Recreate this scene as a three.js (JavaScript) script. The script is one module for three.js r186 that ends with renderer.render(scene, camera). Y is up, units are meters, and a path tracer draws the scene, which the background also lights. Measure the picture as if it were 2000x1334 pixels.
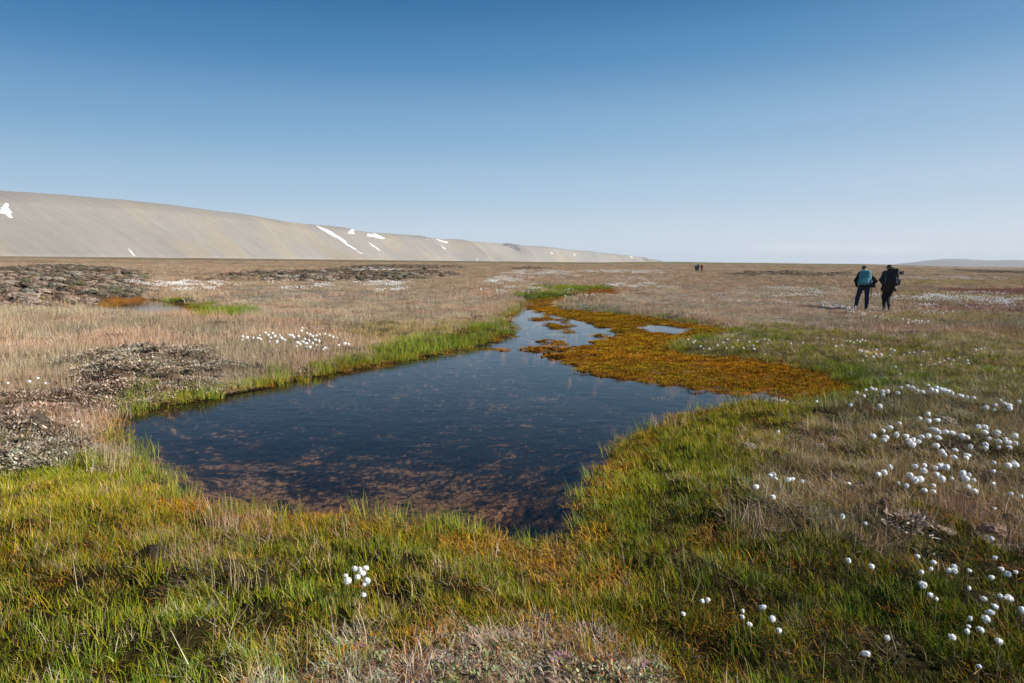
import * as THREE from 'three';
import { mergeGeometries } from 'three/addons/utils/BufferGeometryUtils.js';

// ---------------------------------------------------------------- camera, sky, sun, exposure
const scene = new THREE.Scene();
const camera = new THREE.PerspectiveCamera(53.15, 2000 / 1334, 0.1, 40000);
camera.position.set(0, 1.85, 0);
camera.rotation.set(-0.1172, 0, 0.01187);
const renderer = new THREE.WebGLRenderer({ antialias: true });
renderer.toneMapping = THREE.LinearToneMapping;
renderer.toneMappingExposure = 1.55;
renderer.shadowMap.enabled = true;

const SUN = new THREE.Vector3(Math.cos(0.56) * Math.sin(1.72), Math.sin(0.56), -Math.cos(0.56) * Math.cos(1.72));
const clamp = (x, a = 0, b = 1) => Math.min(b, Math.max(a, x));
const smooth = (a, b, x) => { const t = clamp((x - a) / (b - a)); return t * t * (3 - 2 * t); };
const lerp = (a, b, t) => a + (b - a) * t;
function hash(x, y, s = 0) {
  let h = Math.imul(x | 0, 374761393) ^ Math.imul(y | 0, 668265263) ^ Math.imul(s | 0, 1442695041);
  h = Math.imul(h ^ (h >>> 13), 1274126177); h ^= h >>> 16;
  return (h >>> 0) / 4294967296;
}
function vn(x, y, s = 0) {                       // value noise, -1 to 1
  const i = Math.floor(x), j = Math.floor(y), u = x - i, v = y - j;
  const a = u * u * (3 - 2 * u), b = v * v * (3 - 2 * v);
  const p = lerp(hash(i, j, s), hash(i + 1, j, s), a), q = lerp(hash(i, j + 1, s), hash(i + 1, j + 1, s), a);
  return 2 * lerp(p, q, b) - 1;
}
function fbm(x, y, n = 4, s = 0) { let v = 0, a = 0.5, t = 0; for (let k = 0; k < n; k++) { v += a * vn(x, y, s + k); t += a; a *= 0.5; x = x * 2.03 + 17.1; y = y * 2.03 - 9.3; } return v / t; }
let seed = 12345;
const rnd = () => { seed = (seed + 0x6D2B79F5) | 0; let t = Math.imul(seed ^ (seed >>> 15), 1 | seed); t = (t + Math.imul(t ^ (t >>> 7), 61 | t)) ^ t; return ((t ^ (t >>> 14)) >>> 0) / 4294967296; };
const rr = (a, b) => a + (b - a) * rnd();

{ // clear arctic sky: pale at the horizon, deep blue overhead, lighter toward the sun
  const W = 2048, Hh = 1024, px = new Float32Array(W * Hh * 4);
  const K = [[0, 0.65, 0.725, 0.80], [0.035, 0.61, 0.70, 0.79], [0.10, 0.43, 0.59, 0.75], [0.18, 0.255, 0.445, 0.66], [0.28, 0.090, 0.262, 0.50], [0.346, 0.042, 0.172, 0.385], [0.5, 0.018, 0.105, 0.27], [1.6, 0.010, 0.062, 0.17]];
  for (let j = 0; j < Hh; j++) {
    const el = ((j + 0.5) / Hh - 0.5) * Math.PI, e = Math.max(el, 0);
    let k = 0; while (k < K.length - 2 && e > K[k + 1][0]) k++;
    const t = smooth(0, 1, (e - K[k][0]) / (K[k + 1][0] - K[k][0])) * 0.4 + 0.6 * clamp((e - K[k][0]) / (K[k + 1][0] - K[k][0]));
    for (let i = 0; i < W; i++) {
      const az = ((i + 0.5) / W - 0.5) * 2 * Math.PI, dx = Math.cos(el) * Math.cos(az), dy = Math.sin(el), dz = Math.cos(el) * Math.sin(az);
      const cs = dx * SUN.x + dy * SUN.y + dz * SUN.z, g = (1 + cs) / 2, o = (j * W + i) * 4;
      const veil = 0.10 * Math.pow(g, 5), f = 0.50 + 0.94 * g;
      for (let c = 0; c < 3; c++) {
        const hz = 1 - smooth(0, 0.5, e);
        let v = lerp(K[k][c + 1], K[k + 1][c + 1], t) * lerp([f * f, f, Math.sqrt(f)][c], 1, 0.8 * hz * hz) + veil * (1 - 0.55 * hz) * [1, 1.02, 1.05][c];
        if (el < 0) v *= lerp(1, 0.35, smooth(0, -0.25, el));
        px[o + c] = v / 1.55;
      }
      // a faint streak of stratus low over the horizon
      const ax = Math.atan2(dx, -dz), q = (ax - 0.44) / 0.115, w = (el - 0.0215 - 0.0015 * vn(ax * 30, 3)) / (0.0042 * (1 + 0.3 * vn(ax * 45, 9)));
      const cl = el > 0 ? 0.5 * Math.exp(-w * w) * smooth(1.15, 0.5, Math.abs(q)) * (0.8 + 0.4 * vn(ax * 60, el * 500)) : 0;
      px[o] += cl * 0.16; px[o + 1] += cl * 0.12; px[o + 2] += cl * 0.085; px[o + 3] = 1;
    }
  }
  const sky = new THREE.DataTexture(px, W, Hh, THREE.RGBAFormat, THREE.FloatType);
  sky.mapping = THREE.EquirectangularReflectionMapping; sky.magFilter = THREE.LinearFilter; sky.needsUpdate = true;
  scene.background = sky; scene.environment = sky;
}
const sun = new THREE.DirectionalLight(new THREE.Color(1, 0.94, 0.84), 5);
sun.position.copy(SUN).multiplyScalar(60).add(new THREE.Vector3(0, 0, -15)); sun.target.position.set(0, 0, -15);
sun.castShadow = true; sun.shadow.mapSize.set(4096, 4096);
Object.assign(sun.shadow.camera, { left: -40, right: 40, top: 40, bottom: -40, near: 1, far: 200 });
scene.add(sun, sun.target);
scene.fog = new THREE.FogExp2(0xcfdcea, 0.00004);   // thin summer haze

// ---------------------------------------------------------------- the plan of the place, in metres (x to the right, z toward the camera)
const DATA = {"basin":[[-3.8,-6.23],[-3.56,-5.95],[-3.26,-5.65],[-2.83,-5.13],[-2.48,-4.8],[-2.08,-4.63],[-1.54,-4.53],[-1.04,-4.49],[-0.51,-4.45],[-0.25,-4.32],[0.05,-4.13],[0.32,-4.12],[0.52,-4.27],[0.64,-4.64],[0.74,-5.08],[0.93,-5.71],[1.13,-6.45],[1.6,-7.28],[2.09,-8.0],[2.63,-8.39],[3.28,-8.75],[3.76,-8.71],[4.46,-9.14],[5.15,-9.8],[5.26,-11.53],[4.85,-12.8],[4.23,-13.3],[3.42,-13.67],[3.42,-14.81],[3.87,-16.0],[5.13,-17.0],[6.01,-18.33],[5.9,-19.59],[5.36,-20.98],[4.52,-23.17],[3.35,-24.82],[1.77,-26.4],[1.6,-28.82],[3.32,-34.29],[2.13,-36.0],[0.7,-31.99],[0.3,-28.58],[0.08,-25.31],[-0.27,-22.9],[-0.15,-19.0],[-0.0,-17.39],[-0.47,-15.56],[-1.52,-13.39],[-2.64,-11.6],[-3.19,-10.53],[-3.63,-9.55],[-4.07,-8.91],[-4.45,-8.34],[-4.69,-8.03],[-4.48,-7.37]],
"moss":[[3.46,-9.54],[2.63,-9.83],[1.93,-10.55],[1.26,-10.99],[0.81,-12.48],[1.04,-13.77],[1.63,-15.38],[2.81,-17.34],[2.62,-19.34],[1.84,-22.37],[0.77,-25.96],[0.41,-28.6],[0.72,-33.28],[2.51,-37.71],[3.63,-34.83],[1.87,-27.9],[3.8,-25.4],[5.14,-22.84],[6.04,-20.07],[6.06,-18.07],[4.99,-16.54],[3.77,-15.59],[3.45,-13.83],[4.29,-13.16],[5.05,-12.82],[5.4,-11.65],[5.59,-10.48],[4.77,-9.62],[3.94,-9.21]],
"mosspool":[[3.72,-19.94],[4.47,-20.53],[5.02,-19.33],[4.82,-18.19],[4.17,-17.86],[3.74,-18.75]],
"fringe":[[1.19,-11.13],[0.56,-12.21],[0.1,-12.95],[-0.7,-12.36],[-0.65,-14.43],[0.13,-17.66],[0.95,-21.1],[0.52,-23.68],[1.77,-23.64],[3.02,-18.66],[2.62,-16.51],[1.44,-14.63]],
"pool":[[-14.22,-23.47],[-16.15,-27.83],[-15.87,-29.76],[-12.66,-25.91],[-10.07,-22.29],[-10.74,-20.96],[-12.28,-21.33]],
"zones":[["pale",[[9.1,-48.94],[26.89,-54.61],[15.9,-28.3],[9.9,-18.79],[6.93,-18.43],[5.61,-22.67],[3.91,-26.18],[4.9,-36.57]]],
["pale",[[-16.79,-40.69],[-13.46,-59.73],[-2.85,-37.57],[-0.97,-25.31],[-1.43,-18.87],[-5.31,-17.61],[-10.16,-23.69]]],
["olive",[[-514.25,-860.94],[-65.34,-861.04],[447.73,-860.85],[255.66,-491.35],[-41.77,-550.48],[-250.77,-419.65]]],
["olive",[[-4.62,-17.01],[-2.59,-19.04],[-0.64,-21.11],[-0.0,-17.58],[-1.0,-13.3],[-4.02,-14.78]]],
["mixgreen",[[2.83,-12.89],[3.65,-15.6],[5.97,-18.9],[8.35,-19.84],[8.88,-17.07],[9.15,-14.25],[10.84,-11.92],[7.78,-8.5],[4.7,-8.8],[4.9,-9.76],[4.56,-12.03]]],
["olive",[[9.08,-16.74],[17.84,-19.77],[10.56,-11.61],[8.88,-13.82]]],
["green",[[-5.99,-5.55],[-3.58,-5.86],[-3.27,-5.67],[-2.51,-4.85],[-1.95,-4.6],[-0.33,-4.46],[0.55,-4.95],[0.95,-6.41],[1.86,-8.1],[2.69,-8.78],[4.59,-9.41],[4.7,-8.8],[3.42,-7.43],[2.47,-6.15],[1.76,-5.0],[1.53,-4.12],[2.24,-4.07],[4.05,-3.97],[2.67,-1.78],[0.02,-1.59],[-3.1,-1.7]]],
["lush",[[0.6,-4.68],[0.95,-6.09],[1.87,-7.87],[3.05,-8.88],[4.52,-9.26],[3.66,-7.97],[2.69,-6.72],[2.12,-5.81],[1.47,-5.23],[0.9,-4.55]]],
["lush",[[-5.65,-5.64],[-3.62,-5.89],[-2.98,-5.46],[-2.51,-4.85],[-2.83,-4.57],[-4.42,-4.37]]],
["drygrey",[[2.34,-6.32],[3.12,-7.54],[4.75,-9.16],[8.98,-9.06],[4.45,-4.05],[2.26,-4.11],[1.69,-4.13],[1.59,-4.72]]],
["drygrey",[[-2.53,-3.82],[-2.05,-3.94],[-1.41,-3.78],[-1.41,-3.49],[-1.93,-3.54]]],
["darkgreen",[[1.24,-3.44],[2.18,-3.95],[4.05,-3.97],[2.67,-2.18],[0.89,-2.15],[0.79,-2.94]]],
["deadbrown",[[-0.49,-4.33],[0.34,-4.21],[0.62,-3.87],[0.58,-3.42],[0.12,-3.2],[-0.16,-3.65],[-0.35,-3.92]]],
["deadbrown",[[-2.75,-5.33],[-2.33,-5.21],[-1.99,-4.6],[-2.38,-4.74]]],
["deadbrown",[[1.21,-4.37],[1.49,-4.29],[1.36,-3.82],[1.12,-3.81]]],
["hummock",[[-1.04,-2.34],[-0.82,-2.62],[-0.47,-2.77],[0.01,-2.84],[0.39,-2.79],[0.61,-2.56],[0.62,-2.12],[0.29,-1.63],[-0.66,-1.62]]],
["lichen",[[-7.85,-7.34],[-5.55,-7.74],[-4.95,-7.63],[-4.13,-6.93],[-3.72,-6.23],[-3.58,-5.83],[-5.92,-5.48]]],
["lichen",[[-5.69,-8.34],[-7.13,-11.07],[-7.1,-12.51],[-5.28,-12.04],[-4.35,-10.74],[-3.98,-9.36],[-3.89,-8.38],[-4.43,-7.75],[-4.98,-7.5]]],
["bright",[[-3.72,-8.73],[-3.63,-9.97],[-3.2,-11.75],[-2.47,-13.63],[-1.55,-15.76],[-0.97,-18.28],[-0.07,-17.32],[-0.42,-14.59],[-1.43,-12.61],[-2.48,-10.91],[-3.01,-9.92]]],
["peat",[[-54.75,-60.99],[-84.31,-125.34],[-56.1,-100.02],[-25.71,-47.99],[-15.76,-29.57],[-13.97,-23.23],[-19.08,-21.14]]],
["peat",[[-22.94,-51.02],[-28.33,-71.37],[-25.64,-94.99],[-8.93,-98.44],[-5.43,-71.6],[-9.7,-53.74],[-14.78,-49.24]]],
["peat",[[-37.46,-142.81],[-42.22,-234.26],[-17.18,-226.48],[-10.81,-142.52],[-25.25,-112.17]]],
["peat",[[-0.18,-144.18],[10.52,-206.57],[8.95,-153.28],[0.76,-122.16]]],
["peat",[[42.43,-129.75],[77.75,-186.76],[46.61,-108.91],[33.88,-94.88]]],
["peat",[[54.94,-127.33],[93.09,-189.63],[60.39,-121.09],[44.04,-100.27]]],
["peat",[[246.63,-390.12],[357.7,-400.55],[161.61,-180.85],[120.36,-183.76]]],
["bright",[[-12.88,-23.2],[-14.85,-27.84],[-13.33,-28.17],[-9.13,-23.34],[-7.99,-20.02],[-9.31,-20.6],[-11.79,-23.4]]],
["bright",[[1.29,-44.65],[3.32,-50.12],[7.18,-48.33],[6.05,-42.8],[2.22,-37.66]]],
["redmoss",[[3.14,-38.52],[4.9,-44.06],[7.19,-43.92],[7.04,-40.2],[4.34,-36.43]]],
["bright",[[-0.02,-32.93],[0.83,-38.41],[4.24,-38.06],[2.78,-34.01],[1.34,-30.31]]],
["track",[[16.73,-29.78],[20.33,-31.94],[29.59,-32.93],[23.0,-25.55],[17.33,-25.68]]],
["olive",[[11.48,-22.48],[14.69,-25.78],[22.5,-24.99],[19.17,-21.25],[10.73,-19.82]]],
["reddark",[[31.36,-53.87],[57.7,-64.43],[35.74,-39.82],[28.8,-40.54]]],
["olive",[[39.76,-77.32],[109.95,-122.97],[71.74,-80.15],[34.74,-62.09]]],
["olive",[[26.93,-48.75],[33.42,-37.22],[30.47,-33.91],[19.21,-34.7]]]],
"drifts":[[0.6,[[-19.87,-38.28],[-23.38,-46.94],[-21.35,-47.79],[-16.41,-39.43],[-14.48,-33.13],[-15.98,-32.72]]],[0.5,[[-14.87,-42.62],[-17.82,-53.51],[-15.96,-54.35],[-11.81,-43.7],[-10.34,-36.14],[-11.64,-35.77]]],[0.6,[[-9.7,-41.66],[-10.64,-50.93],[-7.77,-52.11],[-4.9,-43.25],[-4.99,-36.37],[-7.05,-35.79]]],[0.7,[[-2.3,-43.21],[-2.42,-68.35],[0.65,-69.94],[1.62,-44.49],[0.6,-32.24],[-0.84,-31.9]]],[0.5,[[-1.66,-83.62],[0.57,-120.54],[8.45,-127.52],[9.35,-90.51],[5.36,-67.96],[1.13,-65.92]]],[0.7,[[-21.06,-93.56],[-24.75,-117.79],[-21.04,-121.73],[-14.84,-98.65],[-13.41,-81.06],[-16.08,-79.29]]],[0.9,[[1.21,-33.13],[1.97,-38.31],[3.44,-38.72],[3.76,-33.75],[2.87,-29.66],[1.74,-29.42]]],[0.8,[[6.08,-45.47],[8.17,-53.15],[11.07,-54.22],[11.04,-47.07],[8.79,-40.94],[6.62,-40.32]]],[0.25,[[8.02,-60.11],[12.21,-78.41],[17.15,-81.04],[15.53,-63.25],[11.34,-50.77],[8.31,-49.72]]],[0.25,[[14.34,-41.77],[18.23,-48.89],[22.49,-50.24],[21.58,-43.8],[17.6,-37.99],[14.45,-37.21]]],[0.8,[[13.76,-34.09],[15.26,-36.83],[16.37,-37.1],[15.81,-34.56],[14.36,-32.13],[13.41,-31.93]]],[0.8,[[11.51,-25.74],[12.45,-27.27],[13.16,-27.4],[12.85,-25.97],[11.93,-24.58],[11.3,-24.48]]],[0.6,[[18.25,-33.43],[24.65,-42.41],[29.28,-43.64],[25.38,-34.98],[19.77,-28.63],[16.87,-28.09]]],[0.12,[[10.91,-21.05],[13.11,-24.01],[15.01,-24.32],[14.23,-21.54],[12.1,-19.12],[10.63,-18.93]]],[0.04,[[9.85,-32.95],[16.59,-48.36],[22.93,-50.38],[18.25,-34.87],[12.5,-26.06],[9.36,-25.5]]],[0.5,[[10.26,-116.19],[16.88,-142.94],[29.89,-155.14],[31.64,-133.22],[22.78,-109.68],[13.77,-103.43]]],[0.5,[[53.34,-95.48],[68.17,-115.89],[82.04,-123.78],[75.52,-106.7],[60.46,-89.15],[51.29,-84.98]]],[0.06,[[4.47,-10.71],[5.9,-12.35],[7.93,-12.53],[7.99,-10.98],[6.45,-9.66],[4.89,-9.55]]],[0.1,[[-4.42,-13.31],[-4.79,-15.86],[-3.62,-16.01],[-2.45,-13.51],[-2.46,-11.61],[-3.32,-11.53]]],[0.3,[[-19.97,-35.99],[-21.45,-39.41],[-20.57,-39.71],[-18.34,-36.5],[-17.21,-33.54],[-17.98,-33.32]]]],
"heads":{"fore":[[1.467,-2.632,0.0174],[1.62,-2.751,0.0136],[2.087,-2.736,0.0145],[1.909,-2.766,0.0146],[2.003,-2.815,0.013],[2.073,-2.827,0.013],[2.159,-2.919,0.0211],[2.222,-2.982,0.0167],[2.279,-3.034,0.0149],[2.275,-3.107,0.0173],[2.409,-3.119,0.0164],[2.375,-3.137,0.0123],[2.04,-3.141,0.0165],[2.046,-3.102,0.011],[2.069,-3.247,0.017],[2.276,-3.214,0.011],[2.474,-3.338,0.0153],[2.359,-3.455,0.0158],[2.305,-3.414,0.0145],[2.328,-3.407,0.0144],[2.143,-3.387,0.0122],[2.217,-3.426,0.0112],[2.279,-3.507,0.0149],[2.24,-3.583,0.0128],[2.409,-3.412,0.0134],[2.595,-3.436,0.0134],[2.586,-3.38,0.0154],[2.644,-3.401,0.0122],[2.657,-3.576,0.014],[2.823,-3.84,0.0149],[1.917,-3.449,0.0157],[1.828,-3.516,0.0172],[1.875,-2.551,0.0119],[2.089,-2.923,0.011],[2.035,-2.853,0.011],[2.387,-3.12,0.011],[2.388,-3.015,0.0119],[2.373,-2.986,0.011]],
"fore2":[[1.186,-2.902,0.0181],[1.179,-3.004,0.0148],[1.176,-2.8,0.012],[1.065,-2.849,0.0122],[1.073,-2.965,0.011],[1.055,-2.914,0.011],[0.941,-3.065,0.0151],[0.913,-3.054,0.011],[0.793,-2.934,0.011]],
"mound":[[2.107,-4.166,0.0175],[2.195,-4.053,0.011],[1.757,-4.724,0.0197],[1.8,-4.513,0.0189],[1.955,-4.99,0.0208],[1.993,-5.022,0.0226],[1.967,-4.914,0.0174],[2.059,-4.898,0.0189],[2.096,-4.919,0.0205],[2.145,-4.862,0.0125],[2.467,-4.825,0.014],[2.543,-6.355,0.0182],[3.553,-7.811,0.0173]],
"patch":[[2.803,-5.048,0.021],[2.877,-5.103,0.0213],[3.002,-5.245,0.0218],[2.843,-4.849,0.011],[2.87,-4.792,0.02],[3.036,-5.036,0.0242],[3.215,-5.276,0.022],[3.013,-4.928,0.026],[3.063,-4.945,0.026],[3.218,-5.16,0.0248],[3.305,-5.302,0.0187],[2.939,-4.689,0.0241],[2.99,-4.668,0.018],[3.072,-4.8,0.0123],[3.353,-5.236,0.0185],[3.428,-5.29,0.026],[3.457,-5.257,0.0236],[3.262,-5.071,0.0195],[3.232,-4.957,0.0239],[3.31,-4.97,0.0128],[3.484,-5.105,0.0246],[3.42,-4.974,0.026],[3.505,-5.064,0.0162],[3.314,-4.785,0.0215],[3.454,-4.935,0.0158],[3.294,-4.688,0.0226],[3.546,-4.86,0.0156],[3.764,-5.17,0.0149],[3.934,-5.403,0.0156],[3.996,-5.33,0.0222],[4.099,-5.416,0.0243],[4.066,-5.344,0.026],[3.519,-4.642,0.0134],[3.191,-4.341,0.0126],[3.852,-5.608,0.026],[3.79,-5.53,0.0194],[3.698,-5.545,0.023],[3.665,-5.619,0.018],[3.712,-5.725,0.0201],[3.758,-5.911,0.026],[3.777,-5.905,0.0226],[3.855,-5.771,0.0184],[4.066,-5.89,0.0207],[4.252,-5.968,0.0209],[4.17,-5.846,0.0187],[4.458,-6.087,0.0213],[4.559,-6.143,0.026],[4.515,-6.045,0.0251],[4.408,-5.884,0.0188],[4.727,-6.258,0.026],[4.559,-6.018,0.023],[4.6,-6.316,0.026],[4.609,-6.496,0.026],[4.471,-6.39,0.026],[4.457,-6.277,0.026],[4.427,-6.183,0.0217],[4.238,-6.267,0.024],[4.243,-6.205,0.0217],[4.219,-6.378,0.026],[4.178,-6.425,0.026],[3.966,-6.192,0.0256],[4.101,-6.397,0.0224],[4.128,-6.481,0.0247],[4.114,-6.522,0.026],[3.913,-6.252,0.0259],[3.823,-6.217,0.0257],[3.696,-6.045,0.0231],[3.682,-6.103,0.026],[3.58,-5.938,0.026],[3.622,-6.063,0.0251],[3.699,-6.242,0.026],[3.638,-6.294,0.026],[3.727,-6.572,0.026],[3.477,-6.185,0.0256],[3.404,-6.083,0.0233],[3.588,-6.438,0.0225],[3.381,-6.227,0.0258],[3.919,-6.759,0.0258],[4.263,-6.983,0.0244],[4.432,-7.12,0.026],[4.228,-6.775,0.0258],[4.408,-6.924,0.026],[4.307,-5.879,0.015],[3.554,-4.591,0.0133]],
"row":[[5.383,-7.599,0.0241],[5.573,-7.725,0.0245],[5.374,-7.465,0.0189],[5.762,-7.842,0.0199],[5.724,-7.71,0.0293],[5.6,-7.532,0.0239],[6.013,-7.954,0.0201],[4.173,-7.588,0.0313],[3.864,-7.639,0.0242],[4.316,-8.403,0.0246],[4.294,-8.185,0.0196],[4.52,-8.583,0.0206],[4.656,-8.703,0.0278],[4.671,-8.63,0.0207],[4.698,-8.51,0.0272],[4.569,-8.269,0.022],[4.764,-8.514,0.025],[4.845,-8.424,0.0224],[5.043,-8.715,0.0255],[5.244,-8.907,0.0237],[5.225,-8.777,0.0327],[5.177,-8.588,0.0275],[5.204,-8.506,0.0295],[5.578,-9.008,0.0216],[5.406,-8.664,0.0277],[5.581,-8.839,0.0282],[5.416,-8.579,0.0274],[5.559,-8.723,0.0279],[5.512,-8.585,0.0274],[5.555,-8.564,0.0297],[5.531,-8.443,0.0315],[5.616,-8.714,0.0232],[5.528,-8.293,0.0221],[5.539,-8.26,0.0198],[5.521,-8.148,0.0217],[5.616,-8.154,0.0196],[6.015,-7.964,0.0191],[5.84,-8.017,0.0171],[5.761,-7.847,0.0188]],
"bank":[[-5.478,-13.772,0.034],[-5.295,-13.562,0.034],[-5.15,-13.482,0.034],[-5.202,-13.971,0.034],[-5.054,-13.492,0.034],[-5.272,-14.494,0.034],[-5.051,-14.056,0.034],[-5.088,-14.406,0.034],[-4.813,-13.517,0.034],[-4.836,-13.842,0.034],[-4.803,-14.014,0.034],[-4.599,-13.54,0.034],[-4.49,-12.94,0.034],[-4.622,-12.927,0.0308],[-4.437,-13.244,0.034],[-4.628,-14.137,0.034],[-4.546,-14.043,0.034],[-4.414,-13.722,0.034],[-4.376,-13.892,0.034],[-4.646,-14.945,0.0316],[-4.382,-14.486,0.034],[-4.243,-14.25,0.034],[-4.091,-13.922,0.034],[-4.067,-14.095,0.034],[-4.043,-14.273,0.034],[-4.064,-12.838,0.034],[-3.93,-12.571,0.034],[-4.008,-12.989,0.034],[-3.858,-12.717,0.034],[-4.109,-13.433,0.034],[-3.934,-13.145,0.034],[-3.743,-12.728,0.034],[-3.858,-13.304,0.034],[-3.748,-13.164,0.034],[-3.638,-12.199,0.0258],[-3.601,-12.467,0.0297],[-3.913,-12.303,0.026],[-3.701,-12.193,0.0258],[-3.952,-14.354,0.0303],[-3.796,-14.125,0.0336],[-3.654,-13.869,0.0293],[-3.55,-13.749,0.0254],[-3.152,-12.787,0.0304],[-3.053,-12.657,0.0301],[-3.199,-12.506,0.0265],[-3.336,-12.1,0.0288],[-3.314,-11.902,0.0221],[-5.244,-13.161,0.0278],[-4.946,-13.345,0.034]],
"edge":[[-6.271,-8.376,0.0201],[-6.088,-8.491,0.0249],[-6.149,-8.739,0.0209],[-5.804,-8.37,0.0223]],
"clump":[[-0.791,-3.347,0.0164],[-0.766,-3.347,0.0142],[-0.737,-3.358,0.0153],[-0.743,-3.302,0.0162],[-0.757,-3.257,0.016],[-0.821,-3.272,0.0128],[-0.798,-3.217,0.0179],[-0.704,-3.22,0.0179],[-0.71,-3.177,0.011],[-0.688,-3.075,0.0141]],
"far":[[7.204,-12.875,0.0204],[6.717,-12.036,0.0191],[6.214,-11.877,0.0189],[6.459,-12.013,0.0191],[5.866,-11.304,0.018],[6.985,-12.059,0.0192],[7.275,-12.396,0.0197],[7.392,-12.456,0.0198],[7.652,-12.605,0.02],[7.16,-11.559,0.0184],[6.883,-10.985,0.0175],[7.089,-11.199,0.0178],[7.304,-11.422,0.0182],[7.526,-11.654,0.0185],[7.47,-11.436,0.0182],[7.144,-11.005,0.0175],[7.798,-11.787,0.0187],[7.72,-11.457,0.0182],[7.521,-11.134,0.0177],[8.88,-12.977,0.0206],[9.087,-13.131,0.0208],[9.255,-13.284,0.0211],[6.042,-10.635,0.0169],[6.579,-10.864,0.0173],[5.718,-9.924,0.0158],[7.47,-14.479,0.0229],[7.454,-14.312,0.0227],[7.248,-14.13,0.0224],[7.301,-14.362,0.0228],[7.029,-13.95,0.0221],[7.065,-14.175,0.0225],[7.036,-14.269,0.0226],[6.55,-13.452,0.0213],[6.861,-14.516,0.023],[6.63,-14.731,0.0233],[6.349,-13.289,0.0211],[5.394,-14.264,0.0226],[5.133,-13.608,0.0216],[5.346,-14.358,0.0228],[5.022,-13.904,0.022],[4.728,-13.275,0.0211],[4.858,-13.888,0.022],[4.385,-12.826,0.0204],[4.547,-12.708,0.0202],[4.531,-14.273,0.0226],[4.702,-14.127,0.0224],[4.005,-13.205,0.0209],[4.264,-13.673,0.0217],[4.053,-12.795,0.0203],[4.201,-12.89,0.0205],[3.683,-12.628,0.02],[3.574,-12.618,0.02],[3.762,-13.934,0.0221],[3.679,-14.184,0.0225],[3.641,-13.611,0.0216],[3.625,-13.028,0.0207],[4.473,-11.957,0.019],[5.62,-13.657,0.0217],[5.932,-13.84,0.0219]]}};


// ---------------------------------------------------------------- helpers
const bounds = (p) => { const b = [1e9, 1e9, -1e9, -1e9]; for (const [x, z] of p) { b[0] = Math.min(b[0], x); b[1] = Math.min(b[1], z); b[2] = Math.max(b[2], x); b[3] = Math.max(b[3], z); } return b; };
function sd(poly, x, z) {                        // distance to the outline, positive inside
  let d = 1e9, inside = false;
  for (let i = 0, j = poly.length - 1; i < poly.length; j = i++) {
    const [ax, az] = poly[j], [bx, bz] = poly[i], ex = bx - ax, ez = bz - az;
    const t = clamp(((x - ax) * ex + (z - az) * ez) / (ex * ex + ez * ez)), qx = x - ax - ex * t, qz = z - az - ez * t;
    d = Math.min(d, qx * qx + qz * qz);
    if ((az > z) !== (bz > z) && x < ax + (z - az) / (bz - az) * ex) inside = !inside;
  }
  d = Math.sqrt(d); return inside ? d : -d;
}
const area = (p) => ({ p, b: bounds(p) });
function sdn(a, x, z, m) { const b = a.b; return x < b[0] - m || x > b[2] + m || z < b[1] - m || z > b[3] + m ? -m : sd(a.p, x, z); }
const basin = area(DATA.basin), moss = area(DATA.moss), mossPool = area(DATA.mosspool), fringe = area(DATA.fringe), pool = area(DATA.pool);
const zones = DATA.zones.map(([name, p]) => ({ name, ...area(p) }));
const drifts = DATA.drifts.map(([n, p]) => ({ n, ...area(p) }));
const of = (n) => zones.filter((q) => q.name === n);
const peats = of('peat'), lichens = of('lichen'), hummocks = of('hummock'), tracks = of('track'), browns = of('deadbrown'), drys = of('drygrey');
function shoreDistance(x, z) {                   // positive in the water basin
  const r = Math.hypot(x, z), k = 0.6 + r * 0.02;
  return sdn(basin, x, z, 3) + k * (0.10 * vn(x * 1.7, z * 1.7, 5) + 0.07 * vn(x * 4.3, z * 4.3, 6) + 0.03 * vn(x * 11, z * 11, 7));
}
function mossAmount(x, z) {
  const n = fbm(x * 1.9, z * 1.9, 4, 20), r = Math.hypot(x, z);
  let m = sdn(moss, x, z, 2) / 0.45 + 0.9 * n + 0.25;
  const f = sdn(fringe, x, z, 1);
  if (f > -0.4) m = Math.max(m, (fbm(x * 2.6, z * 2.1, 3, 31) - 0.30) * 7 * smooth(-0.4, 0.3, f));
  const w = sdn(mossPool, x, z, 1);
  if (w > -0.6) m = Math.min(m, -w / 0.3 + 0.8 * n);
  return smooth(-0.15, 0.5, m);
}
// tan silt and drowned moss on the dark pond floor: thick in the near shallows, sparse flecks beyond
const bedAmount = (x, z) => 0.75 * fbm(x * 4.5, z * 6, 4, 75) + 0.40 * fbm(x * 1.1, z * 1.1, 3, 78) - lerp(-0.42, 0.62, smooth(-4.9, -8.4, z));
function zoneAt(x, z) {
  const r = Math.hypot(x, z), k = 0.06 + r * 0.012;
  const X = x + k * (1.3 * vn(x / k / 4, z / k / 4, 40) + 0.6 * vn(x / k, z / k, 41)), Z = z + k * 1.6 * (1.3 * vn(x / k / 4, z / k / 4, 42) + 0.6 * vn(x / k, z / k, 43));
  for (let i = zones.length - 1; i >= 0; i--) { const b = zones[i].b; if (X > b[0] && X < b[2] && Z > b[1] && Z < b[3] && sd(zones[i].p, X, Z) > 0) return zones[i].name; }
  return 'meadow';
}
const inAny = (list, x, z, w) => { let v = 0; for (const q of list) { const d = sdn(q, x, z, w * 2); if (d > -w) v = Math.max(v, smooth(-w, w, d)); } return v; };
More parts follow.
